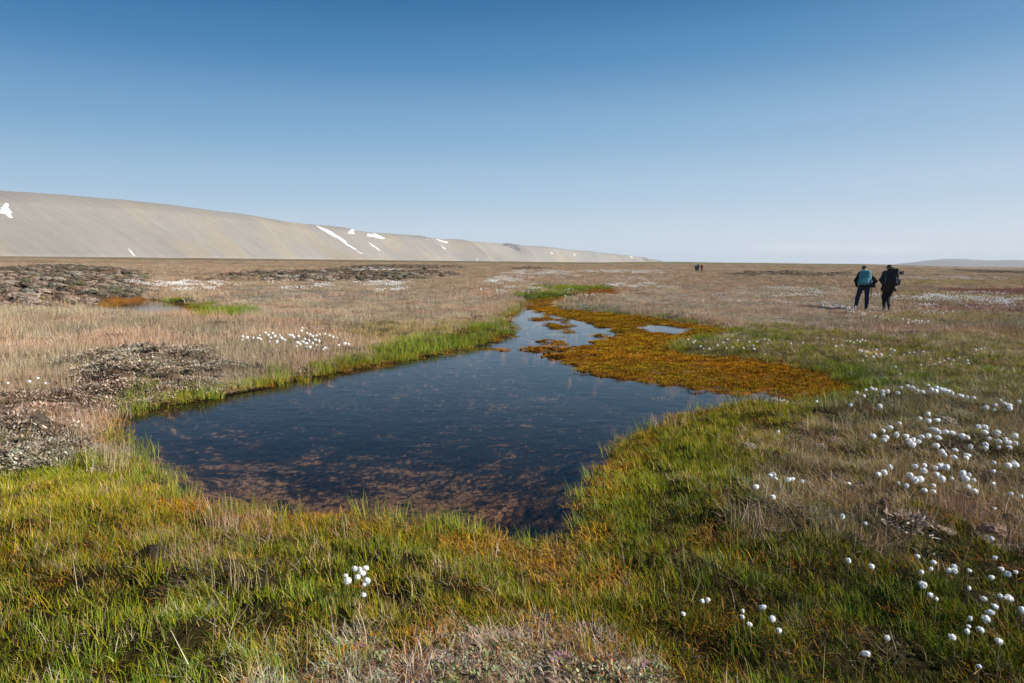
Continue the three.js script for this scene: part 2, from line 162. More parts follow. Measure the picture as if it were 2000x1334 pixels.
function ground(x, z) {
  const r = Math.hypot(x, z);
  let h = 0.12 + 0.05 * fbm(x * 0.3, z * 0.3, 2, 1) + 0.07 * fbm(x * 1.1, z * 1.1, 2, 2) + 0.045 * vn(x * 3.4, z * 3.4, 3) + 0.013 * vn(x * 9, z * 9, 4);
  if (r > 35) h += smooth(35, 160, r) * 0.30 * fbm(x * 0.035, z * 0.035, 3, 8) - 0.1 * smooth(35, 200, r);
  if (r > 200) { const a = Math.atan2(x, -z); h += 3.2 * smooth(200, 900, r) * smooth(0.08, 0.24, a) * smooth(0.62, 0.46, a) + 1.5 * smooth(250, 900, r) * fbm(x * 0.006, z * 0.006, 3, 9) * smooth(3500, 900, r); }
  if (r < 260) {
    const hm = inAny(hummocks, x, z, 0.18); if (hm) h += hm * (0.085 + 0.05 * fbm(x * 4, z * 4, 3, 50));
    const lc = inAny(lichens, x, z, 0.3); if (lc) h += lc * (0.05 + 0.30 * Math.abs(fbm(x * 2.6, z * 2.6, 4, 51)) + 0.035 * vn(x * 16, z * 16, 56));
    const dr = inAny(drys, x, z, 0.3); if (dr) h += dr * 0.09 * Math.abs(fbm(x * 2.2, z * 2.2, 3, 55));
    const br = inAny(browns, x, z, 0.2); if (br) h -= br * (0.05 + 0.06 * fbm(x * 5, z * 5, 2, 52));
    const pt = inAny(peats, x, z, 0.4 + r * 0.012); if (pt) h += pt * (0.10 + 0.42 * Math.abs(fbm(x * 0.8, z * 0.8, 4, 53)) + 0.12 * Math.abs(vn(x * 3, z * 3, 57))) * (r > 60 ? 1.1 : 1);
    const tk = inAny(tracks, x, z, 0.8); if (tk) h += tk * (-0.06 + 0.05 * vn(x * 2, z * 2, 54));
  }
  if (r > 60) return h;
  const pl = sdn(pool, x, z, 1.5); if (pl > -1) h = lerp(h, -0.08, smooth(-0.8, 0.4, pl));
  const d = shoreDistance(x, z);
  if (d > -1.2) {
    h = lerp(h, 0.025, smooth(-0.75, 0.0, d) * (d > 0 ? 1 : 0.92));
    if (d > 0) h = 0.025 - 0.30 * smooth(0, 0.9, d) - 0.10 * smooth(0.4, 2.2, d) + 0.05 * fbm(x * 1.4, z * 1.4, 4, 60) * smooth(0.1, 0.8, d);
    if (d > -0.4) { const m = mossAmount(x, z) * smooth(-0.4, 0.1, d); if (m > 0) h = lerp(h, 0.012 + 0.030 * fbm(x * 2.4, z * 2.4, 3, 61) + 0.016 * vn(x * 17, z * 17, 62), m); }
  }
  return h;
}
// soil and litter colours, linear
const SOIL = {
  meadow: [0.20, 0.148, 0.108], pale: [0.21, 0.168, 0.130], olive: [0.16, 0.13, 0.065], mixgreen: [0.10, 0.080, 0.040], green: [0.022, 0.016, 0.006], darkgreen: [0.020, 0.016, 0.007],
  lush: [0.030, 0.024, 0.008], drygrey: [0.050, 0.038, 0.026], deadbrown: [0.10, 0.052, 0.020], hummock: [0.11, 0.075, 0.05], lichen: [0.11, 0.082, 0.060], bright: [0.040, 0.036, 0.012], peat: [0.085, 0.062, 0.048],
  redmoss: [0.19, 0.075, 0.035], track: [0.15, 0.095, 0.075], reddark: [0.11, 0.055, 0.045],
};
function soilColor(x, z) {
  const r = Math.hypot(x, z);
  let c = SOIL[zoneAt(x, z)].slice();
  const n = 1 + 0.35 * fbm(x * 2.7, z * 2.7, 3, 70) + 0.25 * vn(x * 19, z * 19, 71), w = 0.10 * vn(x * 1.1, z * 1.1, 72);
  if (r > 150) { const m = fbm(x * 0.012, z * 0.03, 4, 73), q = fbm(x * 0.05, z * 0.08, 3, 74); c = c.map((v, i) => v * (1 + 0.25 * m + 0.3 * q) + Math.max(0, m) * [0.02, 0.05, -0.02][i]); }
  if (r < 60) {
    const d = shoreDistance(x, z);
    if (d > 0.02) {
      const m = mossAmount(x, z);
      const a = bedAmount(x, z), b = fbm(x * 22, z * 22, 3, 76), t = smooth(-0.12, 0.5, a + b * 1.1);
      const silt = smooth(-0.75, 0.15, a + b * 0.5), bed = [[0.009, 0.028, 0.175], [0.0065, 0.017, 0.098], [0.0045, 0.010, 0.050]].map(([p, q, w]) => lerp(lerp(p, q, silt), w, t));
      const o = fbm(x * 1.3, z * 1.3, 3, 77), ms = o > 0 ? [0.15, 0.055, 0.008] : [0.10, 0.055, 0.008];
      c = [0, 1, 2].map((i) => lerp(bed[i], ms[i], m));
    } else if (sdn(pool, x, z, 1) > -0.2) c = [0.16, 0.07, 0.015];
  }
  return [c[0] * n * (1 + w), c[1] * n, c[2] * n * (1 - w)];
}
function noiseTexture(size, f, color = false) {
  const a = new Uint8Array(size * size * 4);
  const per = (x, y, n, s) => { const i = Math.floor(x), j = Math.floor(y), u = x - i, v = y - j, A = u * u * (3 - 2 * u), B = v * v * (3 - 2 * v), m = (k) => ((k % n) + n) % n; return lerp(lerp(hash(m(i), m(j), s), hash(m(i + 1), m(j), s), A), lerp(hash(m(i), m(j + 1), s), hash(m(i + 1), m(j + 1), s), A), B); };
  for (let j = 0; j < size; j++) for (let i = 0; i < size; i++) {
    let v = 0, t = 0, am = 1; for (let k = 0, n = f; k < 4; k++, n *= 2, am *= 0.55) { v += am * per(i / size * n, j / size * n, n, k + f); t += am; }
    const q = 255 * clamp((v / t - 0.5) * 1.6 + 0.5), o = (j * size + i) * 4; a[o] = a[o + 1] = a[o + 2] = q; a[o + 3] = 255;
  }
  const x = new THREE.DataTexture(a, size, size); x.wrapS = x.wrapT = THREE.RepeatWrapping; x.magFilter = THREE.LinearFilter; x.needsUpdate = true; return x;
}
const fineNoise = noiseTexture(512, 24), rippleNoise = noiseTexture(512, 10);
const std = (color, roughness = 0.9, more = {}) => new THREE.MeshStandardMaterial({ color: new THREE.Color().setRGB(...color), roughness, ...more });
const used = {};
const numbered = (n) => { const k = used[n] = (used[n] ?? -1) + 1; return k ? `${n}_${String(k).padStart(3, '0')}` : n; };
function put(o, name, data, parent = scene) { o.name = parent === scene ? numbered(name) : name; Object.assign(o.userData, data); o.castShadow = o.receiveShadow = true; parent.add(o); return o; }
const part = (geometry, material, name, parent) => put(new THREE.Mesh(geometry, material), name, {}, parent);
function geo(P, I, C, U) {
  const g = new THREE.BufferGeometry();
  g.setAttribute('position', new THREE.Float32BufferAttribute(P, 3));
  if (C) g.setAttribute('color', new THREE.Float32BufferAttribute(C, 3));
  if (U) g.setAttribute('uv', new THREE.Float32BufferAttribute(U, 2));
  g.setIndex(I); return g;
}

// ---------------------------------------------------------------- ground: one sheet of rings to the horizon
{
  const rings = []; for (let r = 0.05; r < 1.7; r += 0.12) rings.push(r);
  for (let r = 1.7; r < 220;) { rings.push(r); r += Math.min(0.006 * (r / 2) * (r / 2) + 0.003, r * (r > 4.2 && r < 9.5 ? 0.005 : 0.0085)); }
  for (let r = 220; r < 13500; r *= 1.035) rings.push(r);
  const angs = []; for (let a = -50; a <= 50.01; a += 0.165) angs.push(a); for (let a = 56; a < 309; a += 6) angs.push(a);
  const na = angs.length, P = [], C = [], U = [], I = [];
  rings.forEach((r, i) => angs.forEach((a) => {
    const x = r * Math.sin(a * Math.PI / 180), z = -r * Math.cos(a * Math.PI / 180);
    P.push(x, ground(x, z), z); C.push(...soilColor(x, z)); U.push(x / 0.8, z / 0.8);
  }));
  for (let i = 0; i < rings.length - 1; i++) for (let j = 0; j < na; j++) { const k = (j + 1) % na, a = i * na + j, b = i * na + k, c = a + na, d = b + na; I.push(a, b, d, a, d, c); }
  const g = geo(P, I, C, U); g.computeVertexNormals();
  const nm = g.attributes.normal; if (nm.getY(na * 40) < 0) { const ix = g.index.array; for (let i = 0; i < ix.length; i += 3) { const t = ix[i]; ix[i] = ix[i + 1]; ix[i + 1] = t; } g.computeVertexNormals(); }
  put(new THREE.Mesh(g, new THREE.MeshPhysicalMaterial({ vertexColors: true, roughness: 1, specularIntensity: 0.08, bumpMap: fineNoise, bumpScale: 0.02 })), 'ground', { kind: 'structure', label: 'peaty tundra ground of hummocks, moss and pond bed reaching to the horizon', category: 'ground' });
}
console.log('ground');
function sheet(poly, grow, y, name, label, mat) {
  const c = poly.reduce((s, p) => [s[0] + p[0] / poly.length, s[1] + p[1] / poly.length], [0, 0]);
  const pts = poly.map(([x, z], i) => {
    const a = poly[(i + poly.length - 1) % poly.length], b = poly[(i + 1) % poly.length]; let nx = b[1] - a[1], nz = -(b[0] - a[0]); const l = Math.hypot(nx, nz); nx /= l; nz /= l;
    if (sd(poly, x + nx * 0.01, z + nz * 0.01) > 0) { nx = -nx; nz = -nz; }
    return new THREE.Vector2(x + nx * grow, -(z + nz * grow));
  });
  const g = new THREE.ShapeGeometry(new THREE.Shape(pts)); g.rotateX(-Math.PI / 2); g.translate(0, y, 0);
  const p = g.attributes.position, u = g.attributes.uv; for (let i = 0; i < p.count; i++) u.setXY(i, p.getX(i) / 1.7, p.getZ(i) / 1.7);
  return put(new THREE.Mesh(g, mat), name, { kind: 'structure', label, category: 'water' });
}
const waterMaterial = new THREE.MeshPhysicalMaterial({ color: new THREE.Color().setRGB(0.86, 0.82, 0.76), roughness: 0.02, transmission: 1, thickness: 0, ior: 1.165, bumpMap: rippleNoise, bumpScale: 0.0018 });
sheet(DATA.basin, 0.35, 0, 'pond_water', 'clear shallow tundra pond reflecting the blue sky', waterMaterial);
sheet(DATA.pool, 0.5, 0.0, 'pool_water', 'small rusty brown pool beside a green tussock', waterMaterial);

// ---------------------------------------------------------------- hills
// long scree escarpment: [azimuth in degrees, metres to its foot, height]
const SCARP = [[-75, 900, 105], [-60, 960, 106], [-46.4, 1130, 110], [-36.9, 1350, 117], [-27.7, 1720, 153], [-20, 2130, 168], [-12.7, 2620, 150], [-6.4, 3250, 137], [0, 3950, 124], [4.3, 4600, 112], [8.5, 5400, 84], [10.5, 5800, 66], [11.9, 6050, 42], [12.8, 6150, 4]];
const foot = new THREE.CatmullRomCurve3(SCARP.map(([a, d, h]) => new THREE.Vector3(d * Math.sin(a * Math.PI / 180), h, -d * Math.cos(a * Math.PI / 180))), false, 'catmullrom', 0.5);
function hillPoint(s, t) {                       // s along the foot, t up the slope (1 is the brow, more is the plateau behind)
  const p = foot.getPoint(s); p.y *= 0.95; const q = foot.getTangent(clamp(s, 0.001, 0.999)), l = Math.hypot(q.x, q.z), nx = q.z / l, nz = -q.x / l, h = p.y, S = s * 60;
  const prof = t < 0.7 ? 1.14 * t + 0.06 * t * (t - 0.7) : 0.798 + 0.202 * (1 - (1 - Math.min(1, (t - 0.7) / 0.5)) ** 2) + 0.004 * Math.max(0, t - 1.2);
  const far = smooth(0.36, 0.55, s), k = Math.sin(Math.PI * clamp(t, 0, 1) * 0.93) ** 0.8;
  const rib = Math.abs(vn(S * 0.55, 7.3, 200)) * 1.6 - 0.5, fine = vn(S * 1.6 + 0.15 * vn(t * 6, S, 5), t * 1.2, 201), grain = fbm(S * 6, t * 3, 3, 202);
  const gully = (0.42 * far + 0.05) * rib + (0.03 + 0.035 * far) * fine + 0.022 * grain;
  const w = h * (1.68 * t + (gully * k) + (t > 1 ? (t - 1) * 5 : 0));
  return [p.x + nx * w, h * prof - 1.5 + (t < 0.02 ? -3 : 0) - h * 0.25 * gully * k, p.z + nz * w];
}
{
  const ns = 1800, nt = 90, P = [], C = [], I = [], U = [];
  for (let i = 0; i <= ns; i++) for (let j = 0; j <= nt; j++) {
    const s = i / ns, t = j < 70 ? j / 58 : 1.207 + (j - 70) * 0.12; P.push(...hillPoint(s, t)); U.push(s * 400, t * 8);
    const S = s * 60, streak = fbm(S * 9 + 0.5 * vn(S * 3, t * 7, 1), t * 1.3, 4, 210), broad = fbm(S * 0.8, t * 1.8, 3, 211), ochre = smooth(0.05, 0.6, fbm(S * 0.9 - t * 0.7, t * 1.5, 3, 212)), v = 1 + 0.08 * streak + 0.10 * broad, d = 0.08 * fbm(S * 14, t * 16, 3, 213);
    C.push((0.285 + 0.03 * ochre) * v * (1 - d), (0.262 + 0.012 * ochre) * v * (1 - d), (0.237 - 0.018 * ochre) * v * (1 - d));
  }
  for (let i = 0; i < ns; i++) for (let j = 0; j < nt; j++) { const a = i * (nt + 1) + j, b = a + nt + 1; I.push(a, b, b + 1, a, b + 1, a + 1); }
  const g = geo(P, I, C, U); g.computeVertexNormals();
  put(new THREE.Mesh(g, new THREE.MeshPhysicalMaterial({ vertexColors: true, roughness: 1, specularIntensity: 0.08, bumpMap: fineNoise, bumpScale: 1.2 })), 'hill', { kind: 'structure', label: 'long bare scree escarpment streaked with snow', category: 'hill' });
}
{ // low blue hills far beyond the plain
  const P = [], I = [], n = 160, m = 14;
  for (let i = 0; i <= n; i++) for (let j = 0; j <= m; j++) {
    const a = (27 + 40 * i / n) * Math.PI / 180, t = j / m, d = 9500 + 2500 * t, k = smooth(0, 0.16, i / n) * smooth(1, 0.75, i / n);
    P.push(d * Math.sin(a), -4 + (112 + 22 * vn(i * 0.06, 1, 230) + 5 * vn(i * 0.25, 2, 231)) * k * Math.sin(Math.PI * t * 0.6) * (1 + 0.1 * vn(i * 0.2, t * 3, 232)), -d * Math.cos(a));
  }
  for (let i = 0; i < n; i++) for (let j = 0; j < m; j++) { const a = i * (m + 1) + j, b = a + m + 1; I.push(a, b, b + 1, a, b + 1, a + 1); }
  const g = geo(P, I); g.computeVertexNormals();
  put(new THREE.Mesh(g, std([0.20, 0.18, 0.17], 1)), 'hills', { kind: 'structure', label: 'low hazy blue hills beyond the plain', category: 'hills' });
}
// lingering snow, each patch an outline in (along, up) of the escarpment
const SNOW = [[[0.266,0.625],[0.272,0.7],[0.274,0.688],[0.2715,0.637],[0.27,0.575],[0.2655,0.5],[0.263,0.5],[0.265,0.55],[0.2625,0.563]],[[0.4705,1],[0.4705,0.813],[0.472,0.625],[0.4735,0.45],[0.472,0.388],[0.4745,0.25],[0.4725,0.225],[0.4705,0.388],[0.47,0.55],[0.4665,0.725]],[[0.5055,1.063],[0.486,0.675],[0.484,0.613],[0.4795,0.637]],[[0.5205,1],[0.522,0.85],[0.5235,0.713],[0.522,0.662],[0.517,0.725],[0.508,0.738],[0.5155,0.9],[0.519,0.838]],[[0.487,0.475],[0.4875,0.4],[0.4895,0.2],[0.488,0.2],[0.4865,0.338]],[[0.4725,0.237],[0.475,0.163],[0.474,0.15],[0.472,0.212]],[[0.5715,1],[0.58,0.825],[0.5785,0.75],[0.5735,0.875]],[[0.5685,0.613],[0.573,0.537],[0.5685,0.487]],[[0.5515,0.725],[0.552,0.675],[0.551,0.65]],[[0.633,1],[0.6515,1.05],[0.651,1],[0.6425,0.9],[0.6465,1.075]],[[0.6875,0.537],[0.6895,0.45],[0.687,0.425]],[[0.723,0.613],[0.725,0.525],[0.721,0.463]],[[0.834,0.75],[0.841,0.625],[0.834,0.512]],[[0.3025,0.15],[0.3025,0.1],[0.3,0.025],[0.299,0.037],[0.301,0.113]],[[0.583,0.138],[0.5835,0.075],[0.581,0.063]],[[0.65,1.1],[0.6485,0.975],[0.648,0.637],[0.647,0.537],[0.643,0.5],[0.6395,0.7],[0.635,0.85]]];
function drape(outline, lift, colorAt, rough) {
  const b = bounds(outline), k = 0.0025, q = outline.map(([s, t]) => [s / k, t / 0.1]), nS = 46, nT = 30, P = [], I = [], C = [], id = new Map();
  const ds = (b[2] - b[0]) / nS, dt = (b[3] - b[1]) / nT;
  const vert = (i, j) => {
    const key = i * 1000 + j; if (id.has(key)) return id.get(key);
    const s = b[0] + i * ds, t = b[1] + j * dt, p = hillPoint(s, t), d = sd(q, s / k, t / 0.1);
    const n = lift * smooth(-0.1, 0.5, d) - 0.3 + rough * vn(s * 4000, t * 60, 240); P.push(p[0] + n * 0.9, p[1] + n * 1.1, p[2] + n * 0.4); C.push(...colorAt(s, t)); id.set(key, P.length / 3 - 1); return P.length / 3 - 1;
  };
  for (let i = 0; i < nS; i++) for (let j = 0; j < nT; j++) { const s = b[0] + (i + 0.5) * ds, t = b[1] + (j + 0.5) * dt; if (sd(q, s / k, t / 0.1) + (outline.length < 5 ? 0.02 : 0.22) * fbm(i * 0.22, j * 0.3, 3, 241) > (outline.length < 5 ? -0.04 : 0.10)) { const a = vert(i, j), c = vert(i + 1, j), d = vert(i + 1, j + 1), e = vert(i, j + 1); I.push(a, c, d, a, d, e); } }
  const g = geo(P, I, C); g.computeVertexNormals(); return g;
}
const snowMaterial = std([1, 1, 1], 0.8, { vertexColors: true, side: THREE.DoubleSide });
const SNOW_LABELS = { 0: 'broad lobed snow patch in the notch at the high end of the escarpment', 1: 'longest snow streak running down the scree escarpment', 3: 'forked snow patch under the brow of the escarpment', 9: 'snow rim above the dark rock gully of the escarpment', 13: 'lone thin snow streak at the foot of the tall scree slope' };
SNOW.slice(0, -1).forEach((o, i) => put(new THREE.Mesh(drape(o, 1.6, (s, t) => { const v = 0.80 + 0.10 * fbm(s * 3000, t * 30, 3, 243); return [v, v, v]; }, 0.1), snowMaterial), 'snow_patch', { label: SNOW_LABELS[i] ?? 'small thin snow streak in a gully of the scree escarpment', category: 'snow', group: 'snow patches on the escarpment' }));
put(new THREE.Mesh(drape(SNOW[SNOW.length - 1], 1.5, (s, t) => { const v = 0.6 + 0.9 * Math.max(0, fbm(s * 1500, t * 14, 3, 242) + 0.3); return [0.15 * v, 0.14 * v, 0.135 * v]; }, 2), snowMaterial), 'rock_outcrop', { label: 'dark broken rock outcrop in a gully of the pale escarpment', category: 'rock' });



// ---------------------------------------------------------------- plants: shapes
const PAL = {
  green: [[0.120, 0.165, 0.007], [0.185, 0.210, 0.008], [0.075, 0.120, 0.007], [0.26, 0.245, 0.011], [0.27, 0.175, 0.014], [0.15, 0.185, 0.007], [0.21, 0.215, 0.009]],
  bright: [[0.15, 0.24, 0.026], [0.19, 0.27, 0.028], [0.125, 0.215, 0.030], [0.24, 0.28, 0.035], [0.34, 0.30, 0.09]],
  straw: [[0.42, 0.29, 0.14], [0.34, 0.23, 0.11], [0.48, 0.36, 0.19], [0.28, 0.17, 0.08], [0.36, 0.28, 0.13]],
  pink: [[0.46, 0.34, 0.26], [0.39, 0.28, 0.215], [0.55, 0.425, 0.33], [0.44, 0.35, 0.23], [0.27, 0.18, 0.13]],
  grey: [[0.47, 0.42, 0.36], [0.37, 0.31, 0.25], [0.56, 0.50, 0.43], [0.27, 0.21, 0.165], [0.34, 0.33, 0.22]],
  rust: [[0.44, 0.165, 0.010], [0.33, 0.115, 0.008], [0.50, 0.24, 0.012], [0.22, 0.085, 0.008], [0.32, 0.19, 0.010], [0.12, 0.042, 0.007]],
  olive: [[0.27, 0.20, 0.012], [0.36, 0.25, 0.014], [0.17, 0.145, 0.012], [0.42, 0.24, 0.014]],
  brown: [[0.33, 0.165, 0.04], [0.24, 0.11, 0.025], [0.42, 0.24, 0.07], [0.15, 0.065, 0.018]],
  lichen: [[0.40, 0.35, 0.31], [0.31, 0.26, 0.22], [0.52, 0.475, 0.43], [0.22, 0.165, 0.125], [0.15, 0.11, 0.08], [0.27, 0.20, 0.15], [0.24, 0.19, 0.145]],
  peat: [[0.10, 0.07, 0.05], [0.15, 0.105, 0.08], [0.07, 0.05, 0.04], [0.22, 0.18, 0.15], [0.09, 0.08, 0.03]],
  crust: [[0.20, 0.15, 0.11], [0.30, 0.25, 0.21], [0.14, 0.10, 0.075], [0.24, 0.19, 0.15]],
  leaf: [[0.16, 0.20, 0.09], [0.20, 0.24, 0.14], [0.12, 0.15, 0.06], [0.22, 0.12, 0.06]],
  violet: [[0.22, 0.10, 0.20], [0.28, 0.14, 0.24]],
};
const pick = (a) => a[Math.floor(rnd() * a.length)];
function blade(T, o, ang, len, w, lean, curl, col, segs = 3, leaf = false) {
  const { P, C, I } = T, b = P.length / 3, ca = Math.cos(ang), sa = Math.sin(ang), tw = rr(-0.7, 0.7), sx = Math.cos(ang + Math.PI / 2 + tw), sz = Math.sin(ang + Math.PI / 2 + tw);
  let x = o[0], y = o[1], z = o[2]; const v = rr(0.75, 1.25);
  for (let k = 0; k <= segs; k++) {
    const t = k / segs, hw = leaf ? w * Math.sin(Math.PI * (0.08 + 0.92 * t)) * 0.5 + 0.0004 : w * 0.5 * Math.pow(1 - t * 0.97, 0.7);
    if (k < segs) { P.push(x - sx * hw, y, z - sz * hw, x + sx * hw, y, z + sz * hw); } else P.push(x, y, z);
    const th = lean + curl * (t + 0.5 / segs); x += Math.sin(th) * ca * len / segs; z += Math.sin(th) * sa * len / segs; y = Math.max(y + Math.cos(th) * len / segs, 0.002 + 0.004 * t);
  }
  for (let k = b; k < P.length / 3; k++) C.push(col[0] * v, col[1] * v, col[2] * v);
  for (let k = 0; k < segs - 1; k++) I.push(b + 2 * k, b + 2 * k + 1, b + 2 * k + 3, b + 2 * k, b + 2 * k + 3, b + 2 * k + 2);
  I.push(b + 2 * segs - 2, b + 2 * segs - 1, b + 2 * segs);
}
function tuft(n, r, pal, { len, w, lean, curl, segs = 3, leaf = false, dome = 0, tuss = false }) {
  const T = { P: [], C: [], I: [] };
  for (let i = 0; i < n; i++) {
    const a = rr(0, 6.283), q = r * Math.pow(rnd(), 0.7);
    blade(T, [q * Math.cos(a), dome * (1 - (q / r) ** 2), q * Math.sin(a)], rnd() < 0.5 ? a + rr(-1, 1) : rr(0, 6.283), rr(...len) * (tuss ? 1.25 - 0.75 * q / r : 1), rr(...w), rr(...lean), rr(...curl), pick(PAL[pick(pal)]), segs, leaf);
  }
  return geo(T.P, T.I, T.C);
}
function clod(s, pal) {
  const g = new THREE.IcosahedronGeometry(1, 5), p = g.attributes.position, C = [];
  for (let i = 0; i < p.count; i++) {
    const x = p.getX(i), y = p.getY(i), z = p.getZ(i), k = 1 + 0.38 * fbm(x * 1.6 + s, z * 1.6 + y * 1.3, 3, s) + 0.20 * fbm(x * 6 + y * 3, z * 6 - y * 4, 2, s + 9);
    p.setXYZ(i, x * k, y * k * 0.62 + 0.1, z * k);
    const q = fbm(x * 3 + s + y, z * 3 + y * 2, 3, s + 4), c = PAL[pal][Math.floor(clamp(q * 1.4 + 0.5, 0, 0.999) * PAL[pal].length)]; C.push(...c);
  }
  g.deleteAttribute('uv'); g.setAttribute('color', new THREE.Float32BufferAttribute(C, 3)); g.deleteAttribute('normal'); return g;
}
const leafMat = new THREE.MeshPhysicalMaterial({ vertexColors: true, roughness: 0.9, specularIntensity: 0.04, side: THREE.DoubleSide });
const dryMat = new THREE.MeshPhysicalMaterial({ vertexColors: true, roughness: 0.9, specularIntensity: 0.04, side: THREE.DoubleSide });
const matMat = new THREE.MeshPhysicalMaterial({ vertexColors: true, specularIntensity: 0.08, roughness: 0.95, side: THREE.DoubleSide });
const T3 = (f) => [f(), f(), f()];
const TYPES = {
  green: { g: T3(() => tuft(110, 0.135, ['green', 'green', 'green', 'green', 'green', 'green', 'straw'], { len: [0.03, 0.108], w: [0.0020, 0.0040], lean: [0, 0.7], curl: [0, 1.3], tuss: true })), m: leafMat, label: 'yellow green sedge growing round the pond' },
  bright: { g: T3(() => tuft(92, 0.170, ['bright', 'bright', 'bright', 'green'], { len: [0.08, 0.19], w: [0.0025, 0.0048], lean: [0, 0.4], curl: [0.1, 0.9] })), m: leafMat, label: 'fresh bright green sedge on the pond banks' },
  upright: { g: T3(() => tuft(75, 0.187, ['pink', 'pink', 'straw'], { len: [0.08, 0.22], w: [0.002, 0.0035], lean: [0, 0.28], curl: [-0.2, 0.5] })), m: dryMat, label: 'dry pinkish brown sedge stalks standing in the meadow' },
  mat: { g: T3(() => tuft(80, 0.204, ['straw', 'brown', 'grey', 'pink', 'straw'], { len: [0.04, 0.14], w: [0.0022, 0.004], lean: [0.7, 1.5], curl: [-0.5, 0.6] })), m: dryMat, label: 'matted dead straw lying between the sedges' },
  hair: { g: T3(() => tuft(127, 0.153, ['grey', 'grey', 'straw'], { len: [0.05, 0.14], w: [0.0015, 0.0028], lean: [0.2, 1.0], curl: [0.3, 1.6] })), m: dryMat, label: 'pale grey curled grass on the hummocks' },
  brown: { g: T3(() => tuft(116, 0.170, ['brown', 'brown', 'rust'], { len: [0.025, 0.08], w: [0.003, 0.006], lean: [0.2, 1.4], curl: [0.2, 1.6] })), m: dryMat, label: 'brown dead moss and curled sedge at the pond edge' },
  lichen: { g: T3(() => tuft(203, 0.145, ['lichen'], { len: [0.012, 0.045], w: [0.006, 0.018], lean: [0.5, 1.6], curl: [-0.6, 1.0], segs: 2, leaf: true, dome: 0.03 })), m: matMat, label: 'crusty grey and white lichen crumbs on the peat' },
  rust: { g: T3(() => tuft(232, 0.119, ['rust', 'rust', 'rust', 'olive'], { len: [0.010, 0.034], w: [0.003, 0.008], lean: [0, 1.4], curl: [-0.3, 1.0], segs: 2, dome: 0.022 })), m: leafMat, label: 'orange brown moss floating on the pond' },
  olive: { g: T3(() => tuft(232, 0.119, ['olive', 'olive', 'rust'], { len: [0.010, 0.032], w: [0.003, 0.008], lean: [0, 1.4], curl: [-0.3, 1.0], segs: 2, dome: 0.02 })), m: leafMat, label: 'olive moss along the edge of the floating mat' },
  leaves: { g: T3(() => tuft(75, 0.102, ['leaf'], { len: [0.015, 0.03], w: [0.008, 0.014], lean: [0.3, 1.3], curl: [-0.2, 0.6], leaf: true, dome: 0.015 })), m: leafMat, label: 'tiny grey green creeping willow leaves' },
  violet: { g: T3(() => tuft(40, 0.060, ['violet', 'violet', 'brown'], { len: [0.008, 0.02], w: [0.004, 0.008], lean: [0, 1.2], curl: [0, 0.8], segs: 2, leaf: true, dome: 0.03 })), m: leafMat, label: 'small purple lousewort blooms on the hummock' },
  stalk: { g: T3(() => tuft(3, 0.12, ['straw', 'pink'], { len: [0.14, 0.26], w: [0.002, 0.0032], lean: [0, 0.35], curl: [0, 0.6], segs: 4 })), m: dryMat, label: 'thin straw coloured flowering stalks above the sedge' },
  clod: { g: [clod(1, 'peat'), clod(2, 'peat'), clod(3, 'crust')], m: matMat, label: 'dark peat clods and lichen lumps on the ridges' },
};
const NAMES = { green: 'green_sedge', bright: 'bank_sedge', upright: 'dry_sedge', mat: 'dead_straw', hair: 'curled_grass', brown: 'brown_moss', lichen: 'lichen', rust: 'orange_moss', olive: 'olive_moss', leaves: 'willow_leaves', violet: 'purple_flowers', clod: 'peat_clods', stalk: 'dry_stalks' };
